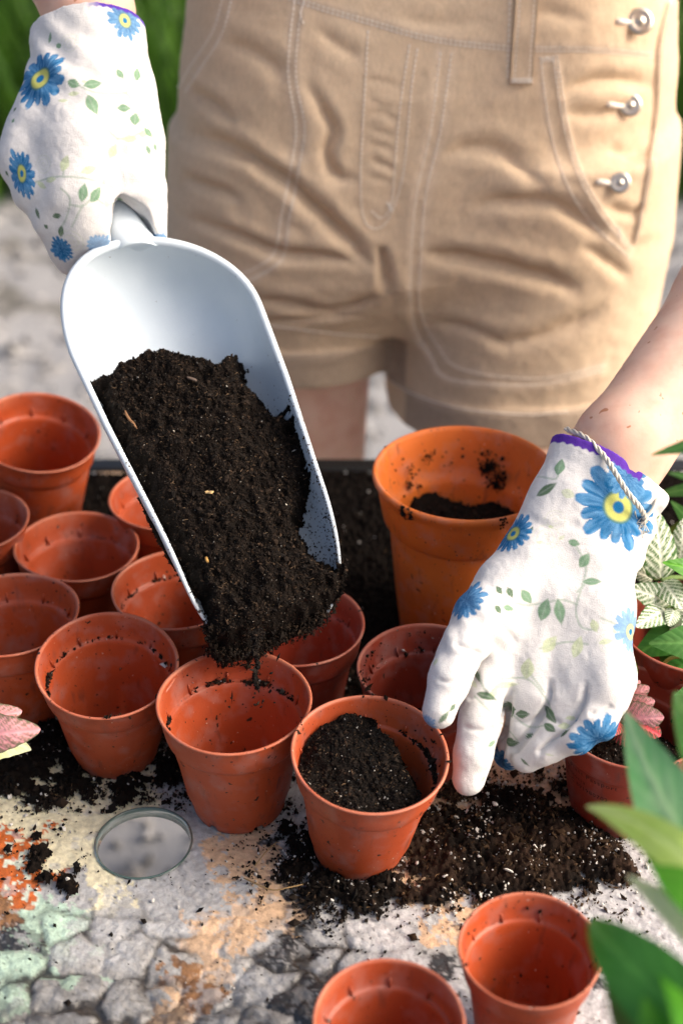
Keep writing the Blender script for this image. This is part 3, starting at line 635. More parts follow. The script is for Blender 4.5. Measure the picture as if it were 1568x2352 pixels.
# the text starts at the left of the pot as seen from the front (angle of -Y is -90 degrees)
spin = 15*1.3
pot_text([('D   Plant Passport', .0475, -2.33-spin, .0050), ('A Fittonia', .0410, -2.31-spin, .0046), ('NL-C 891980702    C', .0350, -2.31-spin, .0046), ('                            D  NL-', .0295, -2.31-spin, .0046)], .0424, np.linalg.norm(PL[-2][2]-PL[-2][1]), POT_O, 0, None)

# terracotta coloured pot
def terracotta():
    Rr, H = .0607, .128; rim = Pz(1068, 1082, H)
    c = H-.036
    prof = [(.034, 0), (.0385, 0), (.0395, .002), (.0440, .04), (.0488, c-.003), (.0492, c-.0005), (.0520, c+.0012), (.0532, c+.0030), (.0570, H-.012), (.0590, H-.006), (.0604, H-.0035), (.0606, H-.0015), (.0600, H), (.0588, H+.0005), (.0575, H-.0002), (.0566, H-.0025), (.0552, H-.010), (.0520, c+.008), (.0494, c+.002), (.0474, c-.0005), (.0464, c-.004), (.0430, .05), (.0370, .006), (.0001, .005)]
    V, F = lathe(prof, 128); o = obj('clay_pot', new_mesh('clay_pot', V, F), M_TERRA); o.location = (rim[0], rim[1], 0)
    tag(o, 'large bright orange clay pot standing behind the right hand, some soil inside', 'pot')
    # soil at its bottom
    r = np.linspace(0, .0465, 40); th = np.linspace(0, 2*math.pi, 97)[:-1]; RR, T = np.meshgrid(r, th, indexing='ij'); p = np.stack([RR*np.cos(T), RR*np.sin(T)], -1).reshape(-1, 2)
    z = .083+.012*sn(p, 38, 61, 4)+.004*sn(p, 400, 62, 3)-.15*p[:, 0]-.10*(p[:, 1])
    s = obj('soil', new_mesh('soil', np.column_stack([p, z]), gridfaces(40, 96, True)[:, ::-1], np.repeat([[.008, .0055, .004]], len(p), 0)), M_SOIL); s.location = o.location
    tag(s, 'dark soil lying at the bottom of the large clay pot', 'soil', kind='stuff')
    # crumbs sticking to the inside wall and lip
    A = []; 
    for k in range(260):
        a = RNG.normal(math.pi*.5, .8); zz = H-.012-abs(RNG.normal(0, .02)); rr = .0470+(.0565-.0470)*np.clip((zz-c)/.036, 0, 1)-.0008
        A.append((rr*math.cos(a), rr*math.sin(a), zz))
    cl = []
    for (a, z0, nn, sp) in ((1.15, H-.024, 120, .0035), (.95, H-.03, 60, .003), (2.0, H-.018, 16, .002), (2.35, H-.03, 14, .002), (2.3, H-.022, 12, .002), (1.0, H-.034, 60, .003)):
        for k in range(nn):
            aa = a+RNG.normal(0, sp/.05); zz = z0+RNG.normal(0, sp); rr = .0470+(.0565-.0470)*np.clip((zz-c)/.036, 0, 1)-.0006; cl.append((rr*math.cos(aa), rr*math.sin(aa), zz))
    for (a, nn) in ((-2.35, 60), (-2.25, 40), (-1.25, 40), (2.6, 10), (1.0, 8)):
        for k in range(nn): aa = a+RNG.normal(0, .02); dn = abs(RNG.normal(0, .003)); cl.append((.0600*math.cos(aa), .0600*math.sin(aa), H-dn))
    bt = [(RNG.normal(0, .02), RNG.normal(0, .02)) for _ in range(900)]; bt = [(a, b) for a, b in bt if a*a+b*b < .043**2]; bp = np.array(bt); bz = .083+.012*sn(bp, 38, 61, 4)+.004*sn(bp, 400, 62, 3)-.15*bp[:, 0]-.10*bp[:, 1]+.0006; bt = [(a, b, c_) for (a, b), c_ in zip(bt, bz)]
    pts = np.array(A[:60]+cl+bt)+np.array([rim[0], rim[1], 0]); V, F, C = crumbs(pts, RNG.uniform(.0004, .0011, len(pts)), soil_cols(len(pts)))
    g = obj('soil_crumbs', new_mesh('soil_crumbs', V, F, C, False), M_VC); tag(g, 'dark soil crumbs stuck to the inner wall and lip of the clay pot', 'soil crumbs', kind='stuff')
terracotta()

def pot_crumbs():
    out = []; sz = []; W = []
    def add(i, n, kind, a0=None, sp=.5, whit=.03):
        o, base, rim, Rr, H = PL[i]; k = Rr/.045; c = H-.0195*k; ax = (rim-base)/np.linalg.norm(rim-base)
        e1 = np.cross([0, 1, 0], ax); e1 /= np.linalg.norm(e1); e2 = np.cross(ax, e1)
        for _ in range(n):
            a = RNG.normal(a0, sp*1.15) if a0 is not None else RNG.uniform(0, 2*math.pi)
            g = sn(np.array([[a*1.0, i*3.1]]), 3.2, 77, 3)[0]
            if g < RNG.uniform(-.35, .25): continue
            if kind == 'ledge': r = RNG.uniform(.0378, .0402)*k; z = c+abs(RNG.normal(0, .0009+.0022*max(g, 0)))
            elif kind == 'lip': r = Rr-.001+RNG.normal(0, .0006); z = H+abs(RNG.normal(0, .0005))
            else: z = c+RNG.uniform(.002, .016)*k; r = (.0398+(z-c)/.0195*.0030)*k
            out.append(base+ax*z+e1*r*math.cos(a)+e2*r*math.sin(a)); sz.append(min(.0003+RNG.exponential(.0003), .0016)); W.append(RNG.random() < whit)
    # angles: 0 = right, pi/2 = away from the camera
    add(0, 420, 'ledge', 1.4, .5); add(0, 260, 'ledge', 3.0, .35, .08); add(0, 100, 'ledge', .35, .25); add(0, 40, 'wall', 1.4, .6); add(0, 60, 'lip', -.25, .1)
    add(1, 330, 'ledge', 1.6, .45); add(1, 480, 'ledge', 3.3, .28, .06); add(1, 140, 'lip', -1.2, .3, .0); add(1, 20, 'wall', 1.6, .6)
    add(2, 520, 'ledge', .1, .45); add(2, 60, 'ledge', 3.2, .2); add(2, 30, 'wall', .5, .5); add(2, 50, 'lip', 2.85, .06); add(2, 14, 'lip', 1.0, .6)
    add(4, 90, 'ledge', 2.0, .3); add(4, 60, 'ledge', 2.6, .2); add(5, 40, 'ledge', 1.2, .3); add(8, 80, 'ledge', .6, .4); add(8, 60, 'lip', 2.6, .3)
    add(9, 120, 'ledge', 1.6, .5); add(9, 90, 'wall', 1.9, .5); add(9, 160, 'lip', -1.9, .5); add(11, 50, 'lip', None); add(11, 30, 'wall', 1.6, .7); add(3, 30, 'ledge', .6, .4)
    n = len(out); c = soil_cols(n, .3); W = np.array(W); c[W] = (.6, .58, .54); sz = np.array(sz); sz[W] *= 1.1
    V, F, C = crumbs(np.array(out), sz, c)
    tag(obj('soil_crumbs', new_mesh('soil_crumbs', V, F, C, False), M_VC), 'soil crumbs clinging to the ledges and lips of the plastic pots', 'soil crumbs', kind='stuff')
pot_crumbs()
def soil_heap(name, label, fn, lim, n_c, o, base, rim, frame):
    pass
def pot_soil(i, label, surf, rmax, ncr, white=.02, brown=0.):
    """soil inside pot i; surf(p) -> height above the base, p local xy (m)"""
    o, base, rim, Rr, H = PL[i]; ax = (rim-base)/np.linalg.norm(rim-base); e1 = np.cross([0, 1, 0], ax); e1 /= np.linalg.norm(e1); e2 = np.cross(ax, e1)
    nr = 70; r = np.linspace(0, 1, nr); th = np.linspace(0, 2*math.pi, 241)[:-1]; RR, T = np.meshgrid(r, th, indexing='ij')
    p = np.stack([RR*np.cos(T), RR*np.sin(T)], -1).reshape(-1, 2)*rmax; z = surf(p)
    k = Rr/.045; wall = np.where(z > H-.0195*k, .0395*k, (.0268+(.0368-.0268)*np.clip(z/(H-.02), 0, 1))*k)-.0002
    rr = np.hypot(p[:, 0], p[:, 1]); f = np.minimum(1, wall/np.maximum(rr, 1e-6)); p = p*f[:, None]
    W = base+e1*p[:, :1]+e2*p[:, 1:]+ax*z[:, None]
    c = np.array([.006, .0043, .0035])*(1+.5*sn(p, 500, 71, 2)[:, None])*(1+brown)
    s = obj('soil', new_mesh('soil', W, gridfaces(nr, 240, True)[:, ::-1], c), M_SOIL); tag(s, label, 'soil', kind='stuff')
    q = RNG.normal(size=(ncr, 2)); q = q/np.linalg.norm(q, axis=1)[:, None]*np.sqrt(RNG.random((ncr, 1)))*rmax*.97; zz = surf(q)
    wl_ = np.where(zz > H-.0195*k, .0395*k, (.0268+(.0368-.0268)*np.clip(zz/(H-.02), 0, 1))*k)-.0004; rr = np.hypot(q[:, 0], q[:, 1]); ok = rr < wl_; q, zz = q[ok], zz[ok]; n = len(q)
    size = np.exp(RNG.normal(math.log(.0004), .4, n)); cc = soil_cols(n, brown); w = RNG.random(n) < white; cc[w] = (.5, .48, .44); size[w] *= .7
    A = crumbs(base+e1*q[:, :1]+e2*q[:, 1:]+ax*(zz+size*.4)[:, None], size, cc)
    fi = RNG.choice(n, n//40); B = fibres(base+e1*q[fi, :1]+e2*q[fi, 1:]+ax*(zz[fi]+.0006)[:, None], RNG.uniform(.001, .003, len(fi)), .00013, np.array([.14, .09, .05])*RNG.uniform(.4, 1.5, (len(fi), 1)))
    g = obj('soil_crumbs', new_mesh('soil_crumbs', np.concatenate([A[0], B[0]]), [A[1], B[1]+len(A[0])], np.concatenate([A[2], B[2]]), False), M_VC, s); tag(g, kind='stuff')
    return s
def surfK(p):
    # heaped to the left and front, falling away to the right-back wall
    t = (p[:, 0]*.80+p[:, 1]*.35)/.040
    drop = np.clip((t-.42+.10*sn(p, 90, 72, 3))*3.2, 0, 1)
    return .067+.006*sn(p, 70, 73, 4, .6)+.0016*sn(p, 420, 74, 3)-.036*drop+.010*np.exp(-((p[:, 0]+.012)**2+(p[:, 1]-.016)**2)/.00025)
pot_soil(2, 'fresh black soil heaped inside the front pot held by the glove', surfK, .0395, 9000)
pot_soil(13, 'crumbly dark soil in the printed pot around the red veined plant', lambda p: .056+.004*sn(p, 90, 75, 4, .6)+.0015*sn(p, 420, 76, 3)-.030*np.clip((p[:, 0]*.8+p[:, 1]*.6)/.03-.25, 0, 1), .040, 4000, .05, .6)

# ================================================================== SCOOP
S_P1 = P(345, 560, .875); S_P2 = P(625, 1350, .805)
S_A = (S_P2-S_P1)/np.linalg.norm(S_P2-S_P1); _v = CAM-(S_P1+S_P2)/2; _n = _v-(_v@S_A)*S_A; _n /= np.linalg.norm(_n); _s = np.cross(_n, S_A); _s = _s if _s[0] > 0 else -_s
S_N = _n*math.cos(R(10))+_s*math.sin(R(10)); S_S = np.cross(S_A, S_N); S_S = S_S if S_S[0] > 0 else -S_S
def S(u, v, w): return S_P1+np.multiply.outer(u, S_A)+np.multiply.outer(v, S_S)+np.multiply.outer(w, S_N)
def s_uv(px, py, w0):
    r = ray(px, py); t = ((S_P1+S_N*w0-CAM)@S_N)/(r@S_N); q = CAM+r*t-S_P1; return np.array([q@S_A, q@S_S])
UB = .060; U0 = -.0042; UL = .246
def s_half(u):
    u = np.asarray(u, float); b = np.clip((UB-u)/(UB-U0), 0, 1)
    f = np.interp(u, [UB, .11, .17, .228, .25], [.0573, .0545, .0488, .0440, .0425])
    return np.where(u < UB, .0573*np.sqrt(np.maximum(1-b**2.15, 0)), f)
def s_mid(u): u = np.asarray(u, float); return np.where(u < UB, -.0075-.0115*np.clip((UB-u)/.064, 0, 1)**2, -.0075+.0095*(u-UB)/.168)
def s_h(u): u = np.asarray(u, float); b = np.clip((UB+.01-u)/(UB+.01-U0), 0, 1); return .046*np.sqrt(np.maximum(1-b**2.6, 0))+.0005
def s_rim(u): u = np.asarray(u, float); return -.038*np.clip((u-.185)/(UL-.185), 0, 1)**1.8
def s_surf(off, nu=150, nt=81):
    t = np.linspace(0, 1, nu); u = U0+(UL-U0)*(t**1.9*.35+t*.65); V = []; nt2 = nt
    for uu in u:
        h = float(s_h(uu)); wr = float(-s_rim(uu)); tm = math.acos(min(1, (wr/h)**(1/.72))) if wr < h else .1
        th = np.linspace(-tm, tm, nt2); a = s_half(uu)+off*1.0
        v = a*np.sign(th)*np.abs(np.sin(th))**.85+s_mid(uu); w = -(h+off)*np.abs(np.cos(th))**.72
        V.append(S(np.full(nt2, uu-off*max(0, 1-(uu-U0)/.03)), v, w))
    return np.array(V), u
def make_scoop():
    root = tag(empty('garden_scoop', tuple(S(0., 0., -.02))), 'pale blue white plastic garden scoop full of soil, held over the pots', 'scoop')
    inv = -root.location
    A, u = s_surf(0.0); B, _ = s_surf(.0019); nu, nt = A.shape[:2]
    F = gridfaces(nu, nt); V = np.concatenate([A.reshape(-1, 3), B.reshape(-1, 3)]); k = nu*nt
    i = np.arange(nu-1); j = np.arange(nt-1)
    e1 = np.stack([i*nt, (i+1)*nt, (i+1)*nt+k, i*nt+k], -1); e2 = np.stack([i*nt+nt-1, i*nt+nt-1+k, (i+1)*nt+nt-1+k, (i+1)*nt+nt-1], -1)
    lp = (nu-1)*nt; e3 = np.stack([lp+j, lp+j+k, lp+j+1+k, lp+j+1], -1)
    dirt = np.clip((np.tile(np.repeat(u, nt), 2)-.05)/.12, 0, 1)**1.0
    dirt[:k] *= 1.1; dirt[k:] *= .75
    me = new_mesh('bowl', V, [np.concatenate([F, F[:, ::-1]+k, e1, e2, e3])], np.repeat(dirt[:, None], 3, 1)); o = obj('bowl', me, M_SCOOP, root, inv)
    # rolled rim bead along the edge
    L = (A[::-1, 0]+B[::-1, 0])/2; Rr = (A[:, -1]+B[:, -1])/2; path = np.concatenate([L, Rr[1:]])
    d = np.concatenate([[0], np.cumsum(np.linalg.norm(np.diff(path, axis=0), axis=1))]); dd = np.linspace(0, d[-1], 240); path = np.stack([np.interp(dd, d, path[:, c]) for c in range(3)], -1)
    for _ in range(3): path[1:-1] = (path[:-2]+2*path[1:-1]+path[2:])/4
    uu = (path-S_P1)@S_A; rad = np.interp(uu, [0, .05, .2, .25], [.0030, .0024, .0014, .0009])
    v, f, t = tube(path, rad, 12); me = new_mesh('rim', v, [f, t], np.repeat(np.clip(((v-S_P1)@S_A-.05)/.10, 0, 1)[:, None]*1.25, 3, 1)); obj('rim', me, M_SCOOP, root, inv)
    # handle with a flared neck
    hp = [S(.014, -.007, -.018), S(.002, -.008, -.0115), S(-.014, -.010, -.0045), S(-.030, -.012, -.0040), S(-.07, -.02, -.013), S(-.125, -.02, -.016), S(-.150, -.02, -.014)]
    pts = bez(hp, 40); rr = np.interp(np.linspace(0, 1, 40), [0, .12, .3, .5, .8, .95, 1], [.021, .0195, .0125, .0085, .0120, .0120, .0080])
    v, f, t = tube(pts, rr, 28)
    uu, vv = (v-S_P1)@S_A, (v-S_P1)@S_S; md = np.clip(np.abs(vv+.017)/.0573, 0, .98); wall = UB-(UB-U0)*(1-md**2)**(1/2.15)-.0012
    ww = (v-S_P1)@S_N; v = v-np.multiply.outer(np.maximum(uu-wall-.0045*np.clip((ww+.002)/.003, 0, 1), 0), S_A)
    c = (v-S_P1)@S_N; v = v-np.multiply.outer(np.where(c > .004, (c-.004)*.5, 0), S_N)
    obj('handle', new_mesh('handle', v, [f, t], np.zeros((len(v), 3))), M_SCOOP, root, inv); return root
make_scoop()
def scoop_soil():
    w0 = -.010
    poly_px = [(203, 850), (250, 822), (298, 785), (330, 772), (370, 766), (425, 780), (470, 782), (492, 800), (520, 783), (545, 778), (566, 812), (574, 860), (612, 892), (630, 930), (662, 938), (672, 972), (700, 1020), (710, 1075), (702, 1150), (704, 1215), (735, 1255), (768, 1290), (790, 1290), (782, 1340), (750, 1385), (715, 1412), (660, 1428), (620, 1452), (585, 1468), (520, 1482), (488, 1455), (478, 1410), (462, 1380), (405, 1262), (330, 1110), (262, 985)]
    poly = np.array([s_uv(x, y, w0) for x, y in poly_px]); poly = np.concatenate([poly, poly[:1]])
    h = .0009; u = np.arange(.04, .285, h); v = np.arange(-.07, .07, h); U, Vv = np.meshgrid(u, v, indexing='ij'); p = np.stack([U, Vv], -1).reshape(-1, 2)
    def inside(p):
        c = np.zeros(len(p), bool)
        for i in range(len(poly)-1):
            (x0, y0), (x1, y1) = poly[i], poly[i+1]; k = (y0 > p[:, 1]) != (y1 > p[:, 1]); c ^= k & (p[:, 0] < (x1-x0)*(p[:, 1]-y0)/(y1-y0+1e-15)+x0)
        return c
    def sd(p):
        d, _ = seg_dist(p, poly); return np.where(inside(p), d, -d)
    def surf(p):
        w = p+np.stack([sn(p, 170, 81, 3), sn(p, 170, 82, 3)], -1)*.0035; s = sd(w)
        half = s_half(p[:, 0]); rel = np.clip(np.abs(p[:, 1]-s_mid(p[:, 0]))/np.maximum(half, 1e-5), 0, .999)
        hb = s_h(p[:, 0]); floor = np.where(p[:, 0] < UL, -hb*(1-rel**(1/.85*2))**.36, -.046)
        top = w0+.0070*sn(p, 42, 83, 4, .6)+.0040*sn(p, 190, 84, 4, .65)+.0010*sn(p, 620, 87, 2)-.55*np.clip(p[:, 0]-.232, 0, 1)+.004*np.exp(-((p[:, 1]+.01)/.03)**2)
        top -= .004*np.clip(sn(p, 75, 85, 2)-.2, 0, 1)
        z = np.minimum(top, np.maximum(floor, -.05)+np.maximum(s, 0)*3.2+.0008)
        # let the front edge tear and the sides slump
        rag = np.clip(1-s/.007, 0, 1); z = z-.004*rag*np.abs(sn(p, 260, 86, 3)); return z, s
    z, s = surf(p); nu, nv = U.shape; F = gridfaces(nu, nv); keep = (s[F] > -.0004).any(1); F = F[keep]
    W = S(p[:, 0], p[:, 1], z); used = np.zeros(len(W), bool); used[F.ravel()] = True
    # underside so the hanging front is solid
    m = np.cumsum(used)-1; k = used.sum(); top = W[used]; pp = p[used]
    low = S(pp[:, 0], pp[:, 1], np.minimum(z[used], np.where(pp[:, 0] > UL-.006, -.045+.004*sn(pp, 150, 88, 3)+np.clip(.012-s[used], 0, .012)*1.5, -.044)))
    Ff = pp[m[F]].mean(1)[:, 0] > UL-.008
    c = np.array([.0075, .0052, .0040])*(1+.6*sn(pp, 500, 89, 2)[:, None])
    o = obj('potting_soil', new_mesh('potting_soil', np.concatenate([top, low]), [np.concatenate([m[F], m[F][Ff][:, ::-1]+k])], np.concatenate([c, c])), M_SOIL)
    tag(o, 'heap of fresh black potting soil filling the scoop and spilling at its tip', 'soil', kind='stuff')
    N = 64000; q = np.stack([RNG.uniform(.05, .275, N), RNG.uniform(-.065, .06, N)], 1); z, s = surf(q); ok = s > .0003; q, z = q[ok], z[ok]; n = len(q)
    size = np.clip(np.exp(RNG.normal(math.log(.00034), .42, n)), .0002, .0012); c = soil_cols(n, .1); w = RNG.random(n) < .012; c[w] = (.45, .42, .36); size[w] *= .6
    A = crumbs(S(q[:, 0], q[:, 1], z+size*.45), size, c)
    m2 = 160; fi = RNG.choice(n, m2); cl = crumbs(S(q[fi, 0], q[fi, 1], z[fi]), RNG.uniform(.0008, .0016, m2), soil_cols(m2, .2), ico=True)
    nf = 800; fi = RNG.choice(n, nf); B = fibres(S(q[fi, 0], q[fi, 1], z[fi]+.0007), RNG.uniform(.0010, .0038, nf), .00011, np.array([.13, .085, .05])*RNG.uniform(.2, 1.8, (nf, 1)))
    # hanging crumbs under the front edge and grains sliding over the rim
    e = poly[22:32]; H = []
    for k in range(2600):
        t = RNG.uniform(0, len(e)-1.001); i = int(t); b = e[i]+(e[i+1]-e[i])*(t-i); H.append((b[0]+RNG.normal(0, .0018), b[1]+RNG.normal(0, .0018), -.002-abs(RNG.normal(0, .010))))
    H = np.array(H); H[:, 2] += surf(H[:, :2])[0].clip(-.03, .01); Hc = crumbs(S(H[:, 0], H[:, 1], H[:, 2]), RNG.uniform(.0003, .0010, len(H)), soil_cols(len(H), .2))
    # grains stuck to the bare plastic wall on the right and along the outer left rim
    G = []
    for k in range(1500):
        uu = RNG.uniform(.10, .242)**1.0; rel = RNG.uniform(.55, 1.0) if k % 3 else 1.0; sgn = 1 if k % 5 else -1; hh = float(s_h(uu)); a = float(s_half(uu))-.0006
        if RNG.random() > ((uu-.08)/.165)**2: continue
        th = rel*math.acos(min(1, (float(-s_rim(uu))/hh)**(1/.72))); G.append((uu, float(s_mid(uu))+sgn*a*math.sin(th)**.85, -hh*abs(math.cos(th))**.72+.0012))
    G = np.array(G); Gc = crumbs(S(G[:, 0], G[:, 1], G[:, 2]), RNG.uniform(.0002, .0006, len(G)), soil_cols(len(G)))
    # the caked patch outside the left wall
    K = []
    for k in range(900):
        uu = RNG.normal(.178, .010); b = abs(RNG.normal(0, .4)); hh = float(s_h(uu)); th = max(-1.55, -1.50+.35*b+abs(uu-.178)*8); K.append((uu, float(s_mid(uu))+(float(s_half(uu))+.0025)*-abs(math.sin(th))**.85, -(hh+.002)*abs(math.cos(th))**.72))
    K = np.array(K); Kc = crumbs(S(K[:, 0], K[:, 1], K[:, 2]), RNG.uniform(.0004, .0012, len(K)), soil_cols(len(K), .8))
    V, Fs, C = join([A, cl, B, Hc, Gc, Kc]); tag(obj('soil_crumbs', new_mesh('soil_crumbs', V, Fs, C, False), M_VC, o), kind='stuff')
    # bark splinter and pale wood chips on the heap
    def chip(px, py, ln, wd, ang, name, label, col):
        b = s_uv(px, py, w0); z = surf(b[None])[0][0]; d = np.array([math.cos(ang), math.sin(ang)])
        pts = []; n = 9
        for i in range(n):
            t = i/(n-1)-.5; r = wd*(1-(2*t)**4)*.5+.0002; c0 = b+d*t*ln+np.array([-d[1], d[0]])*.0012*math.sin(3*t+px); zz = max(z, surf(c0[None])[0][0])
            for k in range(6):
                a = k*math.pi/3; pts.append(S(c0[0]-d[1]*r*math.cos(a), c0[1]+d[0]*r*math.cos(a), zz+.0012+r*.5*math.sin(a)))
        tag(obj(name, new_mesh(name, np.array(pts), gridfaces(n, 6, True)), flat(name, col, .8, 0, 600, .6)), label, 'bark' if name == 'bark_splinter' else 'wood chip')
    chip(301, 965, .0135, .0013, .10, 'bark_splinter', 'long orange brown splinter of bark on the soil near the left edge of the scoop', (.20, .10, .045))
    chip(478, 1137, .0042, .0034, .3, 'wood_chip', 'pale tan wood chip in the middle of the soil in the scoop', (.60, .40, .18))
    chip(474, 1292, .0030, .0022, .9, 'wood_chip', 'tiny orange wood chip low on the soil in the scoop', (.55, .30, .08))
    chip(440, 878, .0060, .0018, .4, 'wood_chip', 'grey brown flat wood chip near the top of the soil heap', (.10, .07, .055))
scoop_soil()
def falling():
    pts = []; 
    for k in range(520):
        t = RNG.random()**1.0; py = 1452+t*130; px = 588+3*math.sin(t*14)+RNG.normal(0, 2.4+1.5*(t < .15)*3-.8*t); pts.append(P(px, py, .800+RNG.normal(0, .0015)))
    for k in range(70): py = RNG.uniform(1440, 1640); pts.append(P(588+RNG.normal(0, 16+.12*(py-1440)), py, .800+RNG.normal(0, .004)))
    V, F, C = crumbs(np.array(pts), RNG.uniform(.0003, .0011, len(pts)), soil_cols(len(pts)))
    nf = 24; B = fibres(np.array(pts)[:nf], RNG.uniform(.002, .005, nf), .00016, soil_cols(nf))
    V, Fs, C = join([(V, F, C), B]); tag(obj('falling_soil', new_mesh('falling_soil', V, Fs, C, False), M_VC), 'thin trickle of soil falling from the scoop tip into the front pot', 'soil', kind='stuff')
falling()

# ================================================================== PERSON
person = tag(empty('person', (.07, 1.16, GZ)), 'person in beige dungaree shorts and flower print gloves, standing behind the table holding a scoop', 'person')
PO = Vector((-.07, -1.16, -GZ))
WR = P(1398, 1075, .845); WL = P(208, 25, .905)
def body():
    f = Field((-.42, .60, -.74), (.46, 1.42, 1.06), .0062)
    # legs
    f.chain([(-.030, 1.165, .16), (-.040, 1.20, .05), (-.030, 1.215, -.24), (-.03, 1.23, -.62)], [.075, .070, .047, .036], .02)
    f.chain([(.150, 1.17, .16), (.150, 1.165, .05), (.13, 1.18, -.24), (.13, 1.20, -.62)], [.080, .078, .052, .036], .02)
    for x in (-.03, .13): f.cap((x, 1.22, -.675), (x+.01, 1.08, -.695), .033, .024, .02)
    f.ell((.068, 1.165, .22), (.155, .095, .12), .04)
    f.ell((.068, 1.15, .40), (.130, .085, .16), .05); f.ell((.07, 1.09, .56), (.150, .095, .14), .05)
    f.cap((-.09, 1.04, .665), (.23, 1.02, .63), .050, .050, .03); f.cap((.07, 1.02, .68), (.07, .97, .78), .048, .045, .02)
    f.ell((.07, .925, .87), (.072, .092, .105), .02); f.ell((.07, .87, .825), (.045, .05, .055), .02); f.cap((.07, .835, .875), (.07, .822, .852), .008, .011, .008)
    for s in (-1, 1): f.ell((.07+s*.074, .93, .865), (.010, .018, .028), .004)
    # arms
    el = np.array([-.30, 1.08, .585]); f.chain([(-.09, 1.04, .665), (-.20, 1.07, .62), el], [.050, .046, .040], .02); f.chain([el, (el+WL)/2+[-.004, 0, 0], WL, P(212, 120, .90)], [.040, .038, .0262, .0250], .015)
    er = np.array([.325, .925, .275]); f.chain([(.23, 1.02, .63), (.285, .98, .45), er], [.050, .044, .040], .02)
    f.chain([er, er*.55+WR*.45+np.array([.004, .004, 0]), P(1425, 1030, .848), P(1390, 1130, .842)], [.040, .0385, .0275, .0235], .015)
    V, Q = f.mesh(3); o = obj('body', new_mesh('body', V, Q), M_SKIN, person, PO); return o
body()
def garment(name, build, cell, mat, lo, hi, smooth=3):
    f = Field(lo, hi, cell); build(f); V, Q = f.mesh(smooth); return V, Q
def shirt():
    f = Field((-.24, .90, .30), (.40, 1.32, .76), .005)
    f.ell((.068, 1.15, .40), (.142, .097, .17), .05); f.ell((.07, 1.09, .56), (.162, .107, .14), .05)
    f.cap((-.09, 1.04, .660), (.23, 1.02, .625), .056, .056, .03); f.cap((-.09, 1.04, .665), (-.17, 1.06, .635), .058, .056, .02); f.cap((.23, 1.02, .63), (.262, .995, .53), .058, .054, .02)
    V, Q = f.mesh(2); V = V+vnormals(V, Q)*(.004*sn(V, 14, 91, 3))[:, None]; obj('shirt', new_mesh('shirt', V, Q), flat('white_cotton', (.7, .7, .68), .9, 0, 600, .3), person, PO)
    f = Field((-.06, .80, .70), (.20, 1.08, 1.02), .004); f.ell((.07, .945, .885), (.084, .100, .108), .01); f.ell((.07, 1.0, .83), (.06, .05, .09), .02)
    f.F = np.maximum(f.F, -(np.sqrt((((f.ax[0]-.07)/.062)[:, None, None])**2+(((f.ax[1]-.845)/.065)[None, :, None])**2+(((f.ax[2]-.845)/.10)[None, None, :])**2)-1).astype(np.float32)*.05)
    V, Q = f.mesh(2); V = V+vnormals(V, Q)*(.003*sn(V*[3, 1, 1], 30, 92, 3))[:, None]; obj('hair', new_mesh('hair', V, Q), flat('hair_brown', (.07, .035, .018), .5, 0, 300, .8), person, PO)
shirt()

